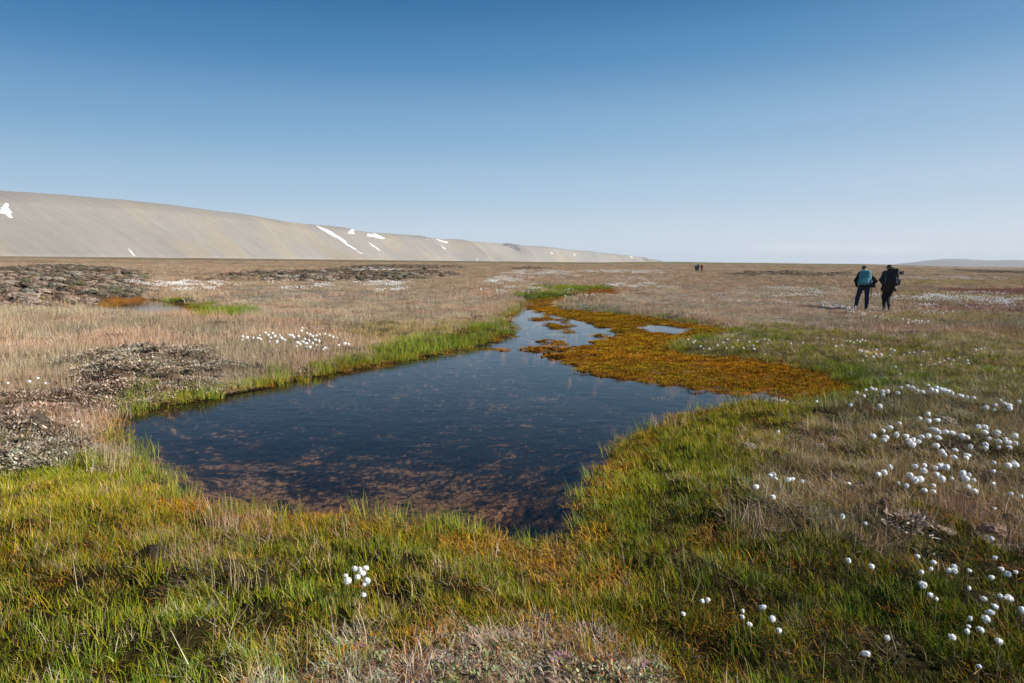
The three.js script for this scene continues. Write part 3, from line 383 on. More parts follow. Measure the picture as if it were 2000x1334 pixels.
// what grows where: [kind, plants for each spot, smallest, largest, tint]
const COVER = {
  meadow: [['upright', 1.0, 0.7, 1.15], ['mat', 0.55, 0.8, 1.2, [1.0, 0.95, 0.95]], ['green', 0.08, 0.6, 0.9, [1.1, 0.95, 1]], ['lichen', 0.10, 0.8, 1.5]],
  pale: [['upright', 0.75, 0.5, 0.9, [1.1, 1.1, 1.12]], ['hair', 0.6, 0.7, 1.1], ['mat', 0.4, 0.8, 1.1], ['green', 0.08, 0.5, 0.8]],
  olive: [['upright', 0.7, 0.5, 0.9, [1.05, 1.08, 0.85]], ['green', 0.5, 0.6, 0.95, [1.25, 1.1, 1.1]], ['mat', 0.4, 0.8, 1.1]],
  mixgreen: [['green', 1.0, 0.6, 1.0, [1.15, 1.18, 1.6]], ['mat', 0.35, 0.8, 1.2], ['upright', 0.18, 0.5, 0.8], ['bright', 0.35, 0.4, 0.75]],
  green: [['green', 1.05, 0.5, 1.3], ['mat', 0.20, 0.5, 0.9], ['brown', 0.26, 0.6, 1.0], ['bright', 0.16, 0.35, 0.75], ['stalk', 0.10, 0.8, 1.2]],
  lush: [['green', 1.35, 0.6, 1.25, [1.25, 1.22, 1.1]], ['bright', 0.25, 0.4, 0.75, [1.25, 1.1, 1]], ['mat', 0.12, 0.5, 0.8], ['brown', 0.10, 0.6, 0.9], ['stalk', 0.08, 0.8, 1.1]],
  darkgreen: [['green', 1.15, 0.5, 1.25, [0.72, 0.88, 0.8]], ['mat', 0.18, 0.5, 0.9, [0.8, 0.75, 0.7]], ['bright', 0.2, 0.35, 0.75, [0.8, 0.85, 0.9]], ['stalk', 0.08, 0.8, 1.2], ['brown', 0.35, 0.8, 1.2, [0.8, 0.75, 0.7]]],  // green cover repeated, with corner vignetting painted into its darker tints
  drygrey: [['mat', 0.8, 0.8, 1.3, [0.72, 0.72, 0.62]], ['upright', 0.22, 0.5, 1.0, [0.75, 0.82, 0.65]], ['clod', 0.10, 0.03, 0.07], ['hair', 0.4, 0.7, 1.1, [0.78, 0.74, 0.66]], ['stalk', 0.15, 0.8, 1.2], ['green', 0.75, 0.5, 0.95, [0.9, 0.95, 1.1]], ['leaves', 0.08, 0.8, 1.2]],
  deadbrown: [['brown', 2.2, 0.8, 1.3, [1.1, 1.1, 1.0]], ['mat', 0.25, 0.6, 1.0], ['green', 0.10, 0.5, 0.8], ['rust', 0.4, 0.8, 1.2]],
  hummock: [['hair', 1.6, 0.45, 0.85, [1.3, 1.3, 1.3]], ['leaves', 1.0, 0.7, 1.0, [1.2, 1.2, 1.2]], ['brown', 0.8, 0.5, 0.9, [0.8, 0.6, 0.5]], ['violet', 0.2, 0.8, 1.2], ['lichen', 0.12, 0.4, 0.6, [1.0, 1.0, 0.98]], ['bright', 0.12, 0.35, 0.5, [0.8, 0.85, 1.8]]],
  lichen: [['lichen', 0.8, 0.8, 1.4, [1.25, 1.13, 1.02]], ['mat', 0.6, 0.6, 1.1], ['hair', 0.45, 0.5, 0.9, [0.95, 0.85, 0.75]], ['green', 0.05, 0.5, 0.7], ['leaves', 0.12, 0.8, 1.1], ['clod', 0.35, 0.035, 0.09]],
  bright: [['bright', 1.2, 0.7, 1.15], ['green', 0.4, 0.8, 1.1], ['mat', 0.15, 0.8, 1.0]],
  peat: [['lichen', 1.6, 0.8, 1.3, [0.66, 0.62, 0.58]], ['mat', 0.3, 0.7, 1.0, [0.8, 0.75, 0.7]], ['hair', 0.2, 0.5, 0.9, [0.8, 0.8, 0.75]], ['green', 0.08, 0.5, 0.7], ['clod', 1.1, 0.07, 0.22]],
  redmoss: [['rust', 1.2, 0.9, 1.5, [0.9, 0.65, 1.2]]],
  track: [['mat', 0.35, 0.7, 1.0, [0.9, 0.8, 0.85]], ['lichen', 0.4, 0.8, 1.4, [0.8, 0.6, 0.6]]],
  reddark: [['mat', 0.5, 0.7, 1.0, [0.7, 0.45, 0.45]], ['upright', 0.5, 0.5, 0.8, [0.7, 0.5, 0.5]]],
};
const spots = Object.fromEntries(Object.keys(TYPES).map((k) => [k, [[], [], []]]));
const M4 = new THREE.Matrix4(), Q = new THREE.Quaternion(), E = new THREE.Euler(), V = new THREE.Vector3(), S = new THREE.Vector3();
function grow(kind, x, y, z, s, wide, tint) {
  E.set(rr(-0.12, 0.12), rr(0, 6.283), rr(-0.12, 0.12)); Q.setFromEuler(E);
  M4.compose(V.set(x, y, z), Q, S.set(s * wide, s * (0.75 + 0.25 * Math.min(wide, 2)), s * wide));
  const n = 1 + 0.22 * vn(x * 0.9, z * 0.9, 80) + 0.12 * vn(x * 4, z * 4, 81), hue = 0.16 * vn(x * 0.7, z * 0.7, 82) + rr(-0.08, 0.08), t = tint ?? [1, 1, 1];
  spots[kind][Math.floor(rnd() * 3)].push([M4.clone(), t[0] * n * (1 + hue), t[1] * n, t[2] * n]);
}
const BANDS = [[1.9, 7, 0.122, 1], [7, 13, 0.165, 1.2], [13, 28, 0.27, 1.7], [28, 65, 0.58, 3.0], [65, 190, 1.5, 6.5], [190, 450, 3.6, 12]];
for (const [r0, r1, cell, wide] of BANDS) {
  const zmax = Math.ceil(r1 / cell), xmax = Math.ceil((r1 * 0.8 + 2) / cell);
  for (let j = 1; j < zmax; j++) for (let i = -xmax; i <= xmax; i++) {
    const x = (i + rr(-0.5, 0.5)) * cell, z = -(j + rr(-0.5, 0.5)) * cell, r = Math.hypot(x, z) * (1 + 0.06 * (hash(i, j, 99) - 0.5));
    if (r < r0 || r >= r1 || Math.abs(x) > 0.80 * -z + 1.6) continue;
    const y = ground(x, z);
    if (r < 60) {
      const d = shoreDistance(x, z);
      if (d > 0) {                                  // in the basin: moss mat, drowned clumps and reeds at the margin
        const m = mossAmount(x, z);
        if (m > 0.35) { const o = fbm(x * 1.1, z * 1.1, 3, 77) + 0.5 * vn(x * 5, z * 5, 83) - (1 - m) * 1.2; for (let k = 0; k < (wide > 1.5 ? 2 : 1); k++) grow(o > -0.15 ? 'rust' : 'olive', x + rr(-0.05, 0.05), y - 0.008, z + rr(-0.05, 0.05), rr(0.7, 1.25), Math.min(wide, 1.9)); continue; }
        if (d < 0.30 && rnd() < 1.3 * (1 - d / 0.30)) { const q = rnd(); grow(q < 0.45 ? 'brown' : q < 0.75 ? 'green' : 'bright', x, y, z, rr(0.7, 1.05), wide, q < 0.45 ? [1.25, 1.3, 0.9] : [1.15, 1.05, 1]); }
        else if (r < 12 && d > 0.1 && rnd() < 0.85) { const a = bedAmount(x, z) + rr(-0.2, 0.2); if (a > -0.25) grow('brown', x, y - 0.02, z, rr(0.25, 0.6), wide * 1.1, a > 0.02 ? [0.55, 0.50, 0.62] : [0.14, 0.12, 0.14]); }
        continue;
      }
      if (d > -0.22 && rnd() < 0.8) { grow('brown', x, y, z, rr(0.8, 1.2), wide, [1.2, 1.25, 0.9]); }
      if (sdn(pool, x, z, 1) > -0.3) { if (rnd() < 0.5) grow('rust', x, y, z, rr(0.6, 1.0), wide); continue; }
      if (d > -0.6 && -d < rr(0.05, 0.6) && z < -8 && z > -45 && x > -8) { grow(rnd() < 0.65 ? 'bright' : 'green', x, y, z, rr(0.6, 1.0), wide); if (rnd() < 0.6) continue; }
    }
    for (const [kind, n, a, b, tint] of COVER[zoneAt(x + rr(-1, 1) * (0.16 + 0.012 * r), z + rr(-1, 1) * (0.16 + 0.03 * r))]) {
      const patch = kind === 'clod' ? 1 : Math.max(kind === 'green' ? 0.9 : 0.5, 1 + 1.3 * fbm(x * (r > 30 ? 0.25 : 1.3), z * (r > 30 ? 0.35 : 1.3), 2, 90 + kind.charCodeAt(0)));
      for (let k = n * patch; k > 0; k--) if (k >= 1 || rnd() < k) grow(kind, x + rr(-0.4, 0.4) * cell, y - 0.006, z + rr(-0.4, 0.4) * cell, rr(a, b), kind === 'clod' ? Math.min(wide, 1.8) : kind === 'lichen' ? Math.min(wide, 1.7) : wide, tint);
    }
  }
}
for (const kind of Object.keys(TYPES)) TYPES[kind].g.forEach((g, v) => {
  const list = spots[kind][v]; if (!list.length) return;
  const o = new THREE.InstancedMesh(g, TYPES[kind].m, list.length), c = new THREE.Color();
  list.forEach(([m, r, gg, b], i) => { o.setMatrixAt(i, m); o.setColorAt(i, c.setRGB(r, gg, b)); });
  put(o, NAMES[kind], { kind: 'stuff', label: TYPES[kind].label, category: 'plants' });
  if (v === 0) console.log(kind, list.length);
});

// ---------------------------------------------------------------- cottongrass: every head near enough to count is a plant of its own
function cottonHead(s) {
  const g = new THREE.IcosahedronGeometry(0.66, 3), p = g.attributes.position, P = [], I = [];
  for (let i = 0; i < p.count; i++) { const x = p.getX(i), y = p.getY(i), z = p.getZ(i), k = 1 + 0.6 * fbm(x * 2.4 + s, z * 2.2 + y * 1.7, 3, s + 300); P.push(x * k * 1.04, y * k * 0.92, z * k * 1.04); I.push(i); }
  for (let n = 0; n < 900; n++) {                 // fine silk standing off the tuft
    const a = rr(0, 6.283), c = rr(-1, 1), q = Math.sqrt(1 - c * c), dx = q * Math.cos(a), dy = c, dz = q * Math.sin(a), L = rr(0.75, 1.2) * (1 + 0.25 * vn(dx * 2.5 + s, dz * 2.5 + dy * 2, s)), ox = rr(-0.5, 0.5) - 0.5, oy = rr(-0.8, 0.25), oz = rr(-0.5, 0.5) - 0.2, b = P.length / 3, w = rr(0.014, 0.032);
    const sx = -dz * w, sz = dx * w, sy = w * rr(-0.6, 0.6);
    P.push(dx * 0.55 - sx, dy * 0.5 - sy, dz * 0.55 - sz, dx * 0.55 + sx, dy * 0.5 + sy, dz * 0.55 + sz, dx * L + ox * 0.3, dy * L * 0.9 + oy * 0.3, dz * L + oz * 0.3); I.push(b, b + 1, b + 2);
  }
  return geo(P, I);
}
const heads = [1, 2, 3, 4, 5].map(cottonHead);
const cottonMat = new THREE.MeshPhysicalMaterial({ color: new THREE.Color().setRGB(0.85, 0.845, 0.825), roughness: 1, specularIntensity: 0.3, side: THREE.DoubleSide });
const stemMat = std([0.17, 0.14, 0.05], 0.8);
const stems = [0, 1, 2].map((k) => { const c = new THREE.CatmullRomCurve3([new THREE.Vector3(0, -0.02, 0), new THREE.Vector3(0.03 * (k - 1), 0.45, 0.02), new THREE.Vector3(0, 1, 0)]); return new THREE.TubeGeometry(c, 5, 0.006, 4); });
const STANDS = {
  fore: ['fluffy white cottongrass head scattered in the dark green sedge before the dense patch', 'cottongrass in the dark green sedge'],
  fore2: ['white cottongrass head in green sedge beside the grey hummock', 'cottongrass beside the grey hummock'],
  mound: ['white cottongrass head on the dry brown mound between pond and dense patch', 'cottongrass on the dry mound'],
  patch: ['white cottongrass head crowded in the dense patch on the dry brown grass', 'cottongrass of the dense patch'],
  row: ['white cottongrass head in the row between dense patch and orange moss tip', 'cottongrass row by the moss tip'],
  bank: ['white cottongrass head in the dense stand on the bright green pond bank', 'cottongrass stand on the green bank'],
  edge: ['lone white cottongrass head beside the grey lichen mound', 'cottongrass beside the lichen mound'],
  clump: ['white cottongrass head in the tight small clump between pond and hummock', 'small clump of cottongrass'],
  far: ['small white cottongrass head on the green ground behind the orange moss', 'cottongrass behind the orange moss'],
};
for (const [key, [label, group]] of Object.entries(STANDS)) for (const [x, z, r] of DATA.heads[key]) {
  const y = ground(x, z), o = new THREE.Group(), top = Math.max(0.27 - y, 0.07);
  put(o, 'cottongrass', { label: label.replace(/(fluffy )?(small )?white cottongrass head/, (r > 0.0205 ? 'large' : r > 0.0155 ? 'medium sized' : 'small') + ' white cottongrass head'), category: 'cottongrass', group }); o.position.set(x, y, z); o.rotation.y = rr(-0.7, 0.7);
  const st = part(stems[Math.floor(rnd() * 3)], stemMat, 'stem', o); st.scale.set(0.3, top, 0.3);
  const hd = part(heads[Math.floor(rnd() * 5)], cottonMat, 'flower_head', o); hd.position.y = top; const q = key === 'patch' || key === 'row' ? 1.12 : 1; hd.scale.set(r * q * rr(0.8, 1.25), r * q * rr(0.75, 1.25), r * q * rr(0.8, 1.25)); hd.rotation.set(rr(-0.4, 0.4), rr(-0.8, 0.8), rr(-0.5, 0.5));
}
{ // drifts of cottongrass too far and too many to count
  const parts = [];
  for (let n = 0; n < 9; n++) {
    const a = rr(0, 6.283), q = 0.3 * Math.sqrt(rnd()), h = rr(0.13, 0.24), g = new THREE.IcosahedronGeometry(rr(0.016, 0.024), 1), p = g.attributes.position; g.deleteAttribute('uv'); g.deleteAttribute('normal');
    for (let i = 0; i < p.count; i++) { const k = 1 + 0.25 * vn(p.getX(i) * 90, p.getZ(i) * 90 + p.getY(i) * 70, n); p.setXYZ(i, p.getX(i) * k + q * Math.cos(a), p.getY(i) * k + h, p.getZ(i) * k + q * Math.sin(a)); }
    parts.push(g);
  }
  const g = mergeGeometries(parts), spots = [];
  for (const d of drifts) {
    const w = d.b[2] - d.b[0], l = d.b[3] - d.b[1], dist = Math.hypot((d.b[0] + d.b[2]) / 2, (d.b[1] + d.b[3]) / 2), n = Math.min(9000, Math.round(w * l * d.n * (dist > 45 ? 3.2 : 7)));
    for (let i = 0; i < n; i++) { const x = rr(d.b[0], d.b[2]), z = rr(d.b[1], d.b[3]), s = sd(d.p, x, z), e = Math.min(w, l) * 0.2; if (s < -e || rnd() > smooth(-e, e, s) * smooth(-0.15, 0.45, fbm(x * 0.6, z * 0.3, 3, 320))) continue; spots.push([x, ground(x, z), z, rr(0.8, 1.15)]); }
  }
  const o = new THREE.InstancedMesh(g, cottonMat, spots.length);
  spots.forEach(([x, y, z, s], i) => { E.set(0, rr(0, 6.283), 0); o.setMatrixAt(i, M4.compose(V.set(x, y, z), Q.setFromEuler(E), S.set(s, s, s))); });
  put(o, 'cottongrass_drift', { kind: 'stuff', label: 'white drifts of distant cottongrass across the plain', category: 'cottongrass' }); console.log('drift', spots.length);
}

// ---------------------------------------------------------------- people
function nets(f, lo, hi, c) {                    // surface nets: the skin of a distance field
  const n = [0, 1, 2].map((k) => Math.ceil((hi[k] - lo[k]) / c) + 1), at = (i, j, k) => (k * n[1] + j) * n[0] + i, F = new Float32Array(n[0] * n[1] * n[2]);
  for (let k = 0; k < n[2]; k++) for (let j = 0; j < n[1]; j++) for (let i = 0; i < n[0]; i++) F[at(i, j, k)] = f(lo[0] + i * c, lo[1] + j * c, lo[2] + k * c);
  const id = new Int32Array(F.length).fill(-1), P = [], I = [];
  for (let k = 0; k < n[2] - 1; k++) for (let j = 0; j < n[1] - 1; j++) for (let i = 0; i < n[0] - 1; i++) {
    let m = 0, x = 0, y = 0, z = 0; const v = []; for (let q = 0; q < 8; q++) v.push(F[at(i + (q & 1), j + (q >> 1 & 1), k + (q >> 2))]);
    for (const [a, b] of [[0, 1], [2, 3], [4, 5], [6, 7], [0, 2], [1, 3], [4, 6], [5, 7], [0, 4], [1, 5], [2, 6], [3, 7]]) if ((v[a] < 0) !== (v[b] < 0)) { const t = v[a] / (v[a] - v[b]); m++; x += lerp(a & 1, b & 1, t); y += lerp(a >> 1 & 1, b >> 1 & 1, t); z += lerp(a >> 2, b >> 2, t); }
    if (m) { id[at(i, j, k)] = P.length / 3; P.push(lo[0] + (i + x / m) * c, lo[1] + (j + y / m) * c, lo[2] + (k + z / m) * c); }
  }
  const quad = (a, b, d, e, flip) => { if (a < 0 || b < 0 || d < 0 || e < 0) return; flip ? I.push(a, d, b, a, e, d) : I.push(a, b, d, a, d, e); };
  for (let k = 1; k < n[2] - 1; k++) for (let j = 1; j < n[1] - 1; j++) for (let i = 1; i < n[0] - 1; i++) {
    const s = F[at(i, j, k)] < 0;
    if (s !== F[at(i + 1, j, k)] < 0) quad(id[at(i, j - 1, k - 1)], id[at(i, j, k - 1)], id[at(i, j, k)], id[at(i, j - 1, k)], !s);
    if (s !== F[at(i, j + 1, k)] < 0) quad(id[at(i - 1, j, k - 1)], id[at(i, j, k - 1)], id[at(i, j, k)], id[at(i - 1, j, k)], s);
    if (s !== F[at(i, j, k + 1)] < 0) quad(id[at(i - 1, j - 1, k)], id[at(i, j - 1, k)], id[at(i, j, k)], id[at(i - 1, j, k)], !s);
  }
  const g = geo(P, I); g.computeVertexNormals(); return g;
}
const cap = (x, y, z, a, b, ra, rb) => { const dx = b[0] - a[0], dy = b[1] - a[1], dz = b[2] - a[2], t = clamp(((x - a[0]) * dx + (y - a[1]) * dy + (z - a[2]) * dz) / (dx * dx + dy * dy + dz * dz + 1e-9)); return Math.hypot(x - a[0] - dx * t, y - a[1] - dy * t, z - a[2] - dz * t) - lerp(ra, rb, t); };
const smin = (a, b, k = 0.04) => { const h = Math.max(k - Math.abs(a - b), 0) / k; return Math.min(a, b) - h * h * k / 4; };
const ell = (x, y, z, c, r) => { const q = Math.hypot((x - c[0]) / r[0], (y - c[1]) / r[1], (z - c[2]) / r[2]); return (q - 1) * Math.min(...r); };
const rbox = (x, y, z, c, h, r) => { const a = Math.abs(x - c[0]) - h[0] + r, b = Math.abs(y - c[1]) - h[1] + r, d = Math.abs(z - c[2]) - h[2] + r; return Math.hypot(Math.max(a, 0), Math.max(b, 0), Math.max(d, 0)) + Math.min(Math.max(a, b, d), 0) - r; };
const fold = (x, y, z, k) => 0.006 * vn(x * 26 + z * 9, y * 15 - z * 12, k);
function person(J, look, cell, data, place) {
  const root = new THREE.Group(), all = [J.head, J.pelvis, J.chest, ...J.elbow, ...J.hand, ...J.knee, ...J.heel, ...J.toe];
  const B = [[0, 1, 2].map((k) => Math.min(...all.map((p) => p[k])) - [0.2, 0.06, 0.22][k]), [0, 1, 2].map((k) => Math.max(...all.map((p) => p[k])) + [0.2, 0.15, 0.22][k])];
  const between = (y0, y1) => [[B[0][0], y0, B[0][2]], [B[1][0], y1, B[1][2]]];
  const torso = (x, y, z, g) => {
    let d = cap(x, y, z * 1.35, [J.pelvis[0], J.pelvis[1], J.pelvis[2] * 1.35], [J.chest[0], J.chest[1], J.chest[2] * 1.35], 0.155 + g, 0.175 + g);
    d = smin(d, cap(x, y, z, J.shoulder[0], J.shoulder[1], 0.075 + g, 0.075 + g), 0.09); return d;
  };
  const arm = (x, y, z, i, g) => smin(cap(x, y, z, J.shoulder[i], J.elbow[i], 0.062 + g, 0.048 + g), cap(x, y, z, J.elbow[i], J.hand[i], 0.048 + g, 0.034 + g), 0.03);
  const leg = (x, y, z, i, g) => smin(cap(x, y, z, J.hip[i], J.knee[i], 0.09 + g, 0.062 + g), cap(x, y, z, J.knee[i], J.ankle[i], 0.062 + g, 0.044 + g), 0.04);
  const foot_ = (x, y, z, i, g) => smin(cap(x, y, z, J.ankle[i], J.heel[i], 0.046 + g, 0.04 + g), cap(x, y, z, J.heel[i], J.toe[i], 0.042 + g, 0.036 + g), 0.04);
  const H = J.head;
  const head = (x, y, z) => { let d = ell(x, y, z, H, [0.078, 0.112, 0.098]); d = smin(d, ell(x, y, z, [H[0], H[1] - 0.05, H[2] - 0.035], [0.058, 0.07, 0.065]), 0.04); d = smin(d, cap(x, y, z, [H[0], H[1] - 0.01, H[2] - 0.1], [H[0], H[1] - 0.03, H[2] - 0.112], 0.011, 0.015), 0.02); for (const s of [-1, 1]) d = smin(d, ell(x, y, z, [H[0] + s * 0.08, H[1] - 0.012, H[2] + 0.008], [0.012, 0.03, 0.02]), 0.012); return smin(d, cap(x, y, z, J.neck, [H[0], H[1] - 0.06, H[2] + 0.01], 0.06, 0.055), 0.05); };
  const hand = (x, y, z, i) => { const e = J.elbow[i], h = J.hand[i], l = Math.hypot(h[0] - e[0], h[1] - e[1], h[2] - e[2]), u = [0, 1, 2].map((k) => (h[k] - e[k]) / l); let d = cap(x, y, z, h, [h[0] + u[0] * 0.07, h[1] + u[1] * 0.07, h[2] + u[2] * 0.07], 0.03, 0.036); for (let f = 0; f < 5; f++) { const o = f === 4 ? [0.04, 0.02, -0.03] : [0.016 * (f - 1.5), 0, -0.012]; const b = [h[0] + u[0] * 0.075 + o[0], h[1] + u[1] * 0.075 + o[1], h[2] + u[2] * 0.075 + o[2]], r = [0.055, 0.065, 0.06, 0.048, 0.04][f]; d = smin(d, cap(x, y, z, b, [b[0] + u[0] * r, b[1] + u[1] * r, b[2] + u[2] * r - 0.02], 0.010, 0.008), 0.008); } return d; };
  const inner = (x, y, z) => { let d = smin(torso(x, y, z, -0.02), head(x, y, z), 0.03); for (const i of [0, 1]) { d = smin(d, arm(x, y, z, i, -0.012), 0.03); d = smin(d, leg(x, y, z, i, -0.012), 0.03); d = smin(d, foot_(x, y, z, i, -0.012), 0.02); d = smin(d, hand(x, y, z, i), 0.015); } return d; };
  part(nets(inner, ...B, cell), look.skin, 'body', root);
  part(nets((x, y, z) => { let d = torso(x, y, z, 0.018); if (look.hem) { const t = clamp((1.15 - y) / (1.15 - look.hem)); d = smin(d, Math.max(rbox(x, y, z, [J.pelvis[0], look.hem + 0.25, J.pelvis[2]], [0.2 + 0.10 * t, 0.27, 0.15 + 0.05 * t], 0.1), 0), 0.06); } d = Math.max(smin(smin(d, arm(x, y, z, 0, 0.014), 0.05), arm(x, y, z, 1, 0.014), 0.05), (look.hem ?? 0.9) - y); d = smin(d, cap(x, y, z, J.neck, [J.neck[0], J.neck[1] + 0.04, J.neck[2]], 0.075, 0.07), 0.03); return d + fold(x, y, z, 1); }, ...between((look.hem ?? 0.85) - 0.05, 1.65), cell), look.jacket, 'jacket', root);
  part(nets((x, y, z) => { let d = cap(x, y, z * 1.25, [J.hip[0][0] * 0.7, J.hip[0][1] + 0.02, 0], [J.hip[1][0] * 0.7, J.hip[1][1] + 0.02, 0], 0.12, 0.12); for (const i of [0, 1]) d = smin(d, Math.max(leg(x, y, z, i, 0.016), cap(x, y, z, J.hip[i], J.ankle[i], 1, 0.12) > 0 ? 0.02 : -1), 0.05); return d + fold(x, y, z, 2); }, ...between(-0.02, 1.1), cell), look.trousers, 'trousers', root);
  for (const i of [0, 1]) part(nets((x, y, z) => { const k = J.knee[i], a = J.ankle[i], t = look.gaiter, b = [0, 1, 2].map((q) => lerp(a[q], k[q], t)); return smin(foot_(x, y, z, i, 0.008), cap(x, y, z, a, b, 0.058, 0.066 + 0.012 * t), 0.03); }, [0, 1, 2].map((k) => Math.min(J.ankle[i][k], J.toe[i][k], J.heel[i][k], J.knee[i][k]) - 0.12), [0, 1, 2].map((k) => Math.max(J.ankle[i][k], J.toe[i][k], J.heel[i][k], J.knee[i][k]) + 0.12), cell), look.boot, 'boot', root);
  if (look.hair) part(nets((x, y, z) => Math.max(smin(ell(x, y, z, [H[0], H[1] + 0.005, H[2] + 0.02], [0.09, 0.115, 0.095]), look.long ? cap(x, y, z, [H[0] + 0.02, H[1] - 0.05, H[2] + 0.085], [H[0] + 0.05, H[1] - 0.17, H[2] + 0.1], 0.05, 0.028) : 9, 0.05), H[2] - 0.04 - z) + 0.3 * fold(x * 2, y * 2, z * 2, 3), [H[0] - 0.2, H[1] - 0.25, H[2] - 0.2], [H[0] + 0.2, H[1] + 0.2, H[2] + 0.22], Math.min(cell, 0.008)), look.hair, 'hair', root);
  if (look.hat) part(nets((x, y, z) => { let d = Math.max(ell(x, y, z, [H[0], H[1] + 0.035, H[2]], [0.099, 0.105, 0.115]), H[1] + 0.03 - y); const w = look.brim; d = smin(d, w ? Math.max(Math.hypot(x - H[0], (z - H[2]) * 0.95) - w, Math.abs(y - H[1] - 0.038 + 0.9 * (x - H[0]) ** 2) - 0.009) : Math.max(ell(x, y, z, [H[0] - 0.03, H[1] + 0.04, H[2] - 0.10], [0.075, 0.012, 0.09]), -9), 0.012); return d; }, [H[0] - 0.25, H[1] - 0.05, H[2] - 0.28], [H[0] + 0.25, H[1] + 0.2, H[2] + 0.28], Math.min(cell, 0.008)), look.hat, 'hat', root);
  put(root, 'person', data); root.position.set(place[0], ground(place[0], place[1]) - 0.01, place[1]); root.rotation.y = place[2]; root.scale.setScalar(place[3] ?? 1);
  return root;
}
const skin = std([0.45, 0.28, 0.20], 0.6);
const cloth = (c, r = 0.85) => std(c, r);
const follow = (root, o, name, data) => { put(o, name, data); o.position.copy(root.position); o.rotation.copy(root.rotation); o.scale.copy(root.scale); return o; };
const block = (c, h, r, cell = 0.012, f = 0.004, k = 5) => nets((x, y, z) => rbox(x, y, z, c, h, r) + f * vn(x * 30, y * 24 + z * 20, k), c.map((v, i) => v - h[i] - 0.03), c.map((v, i) => v + h[i] + 0.03), cell);
const strap = (pts, w = 0.012) => new THREE.TubeGeometry(new THREE.CatmullRomCurve3(pts.map((p) => new THREE.Vector3(...p))), 16, w, 5);
function backpack(root, c, h, main, trim, data, extra) {
  const o = new THREE.Group();
  part(nets((x, y, z) => { const t = (y - c[1]) / h[1]; return rbox(x * (1 + 0.12 * t * t), y, z * 1, c, h, 0.09) + 0.006 * vn(x * 22, y * 20, 6); }, c.map((v, i) => v - h[i] - 0.04), c.map((v, i) => v + h[i] + 0.04), 0.012), main, 'main_compartment', o);
  part(block([c[0], c[1] + h[1] - 0.03, c[2] + 0.01], [h[0] * 0.86, 0.075, h[2] * 0.98], 0.06), main, 'lid', o);
  part(block([c[0], c[1] - h[1] * 0.35, c[2] + h[2]], [h[0] * 0.68, h[1] * 0.42, 0.045], 0.04), extra.pocket ?? main, 'front_pocket', o);
  for (const s of [-1, 1]) {
    part(block([c[0] + s * h[0], c[1] - h[1] * 0.5, c[2]], [0.045, h[1] * 0.36, h[2] * 0.6], 0.04), trim, 'side_pocket', o);
    part(strap([[c[0] + s * 0.11, c[1] + h[1] * 0.9, c[2] + h[2] * 0.7], [c[0] + s * 0.12, c[1] + h[1] * 0.3, c[2] + h[2] + 0.02], [c[0] + s * 0.12, c[1] - h[1] * 0.1, c[2] + h[2] + 0.05]], 0.009), trim, 'compression_strap', o);
    part(strap([[s * 0.11, c[1] + h[1] * 0.7, c[2] - h[2]], [s * 0.15, 1.53, 0.0], [s * 0.15, 1.40, -0.17], [s * 0.18, 1.15, -0.12], [s * 0.17, c[1] - h[1] * 0.8, c[2] - h[2]]], 0.02), trim, 'shoulder_strap', o);
  }
  part(strap([[-0.2, 1.0, 0.06], [0, 1.0, -0.18], [0.2, 1.0, 0.06]], 0.022), trim, 'hip_belt', o);
  part(strap([[c[0] - 0.03, c[1] + h[1] + 0.02, c[2] - h[2] * 0.6], [c[0], c[1] + h[1] + 0.06, c[2] - h[2] * 0.6], [c[0] + 0.03, c[1] + h[1] + 0.02, c[2] - h[2] * 0.6]], 0.008), trim, 'haul_loop', o);
  extra.more?.(o);
  return follow(root, o, 'backpack', data);
}
const dark = cloth([0.012, 0.013, 0.016]), navy = cloth([0.010, 0.022, 0.055]), teal = cloth([0.05, 0.24, 0.30], 0.7), black = cloth([0.008, 0.009, 0.011], 0.7), charcoal = cloth([0.035, 0.037, 0.045], 0.6);
const hikerA = person({ pelvis: [0.0, 0.98, 0], chest: [0.0, 1.34, -0.01], neck: [-0.01, 1.49, 0], head: [-0.03, 1.635, -0.02], shoulder: [[-0.17, 1.43, 0], [0.18, 1.43, 0]], elbow: [[-0.31, 1.19, 0.04], [0.39, 1.18, 0.06]], hand: [[-0.25, 0.99, -0.10], [0.25, 1.02, -0.06]], hip: [[-0.10, 0.92, 0], [0.11, 0.92, 0]], knee: [[-0.20, 0.50, -0.03], [0.13, 0.49, -0.04]], ankle: [[-0.25, 0.11, 0.04], [0.13, 0.10, 0.02]], heel: [[-0.25, 0.055, 0.07], [0.13, 0.05, 0.05]], toe: [[-0.33, 0.045, -0.11], [0.15, 0.045, -0.16]] },
  { skin, jacket: dark, trousers: navy, boot: cloth([0.014, 0.018, 0.026]), hair: cloth([0.34, 0.21, 0.11]), long: true, hat: cloth([0.012, 0.014, 0.022]), gaiter: 0.62 }, 0.014,
  { label: 'person in dark cap, black top and blue trousers walking away with elbows out', category: 'person', group: 'pair of hikers' }, [13.7, -26.71, -0.44, 0.99]);
backpack(hikerA, [0.0, 1.29, 0.24], [0.205, 0.265, 0.115], teal, cloth([0.04, 0.16, 0.20]), { label: 'bright teal backpack on the hiker in the dark cap', category: 'backpack' }, { pocket: cloth([0.09, 0.34, 0.40], 0.7), more: (o) => { part(block([0.215, 1.33, 0.25], [0.014, 0.2, 0.06], 0.012), cloth([0.5, 0.68, 0.68]), 'painted_sunlit_side', o); part(block([0, 1.05, 0.3], [0.17, 0.03, 0.075], 0.025), cloth([0.06, 0.2, 0.22]), 'base_panel', o); } });  // pale right panel paints the sunlit side of the pack as colour
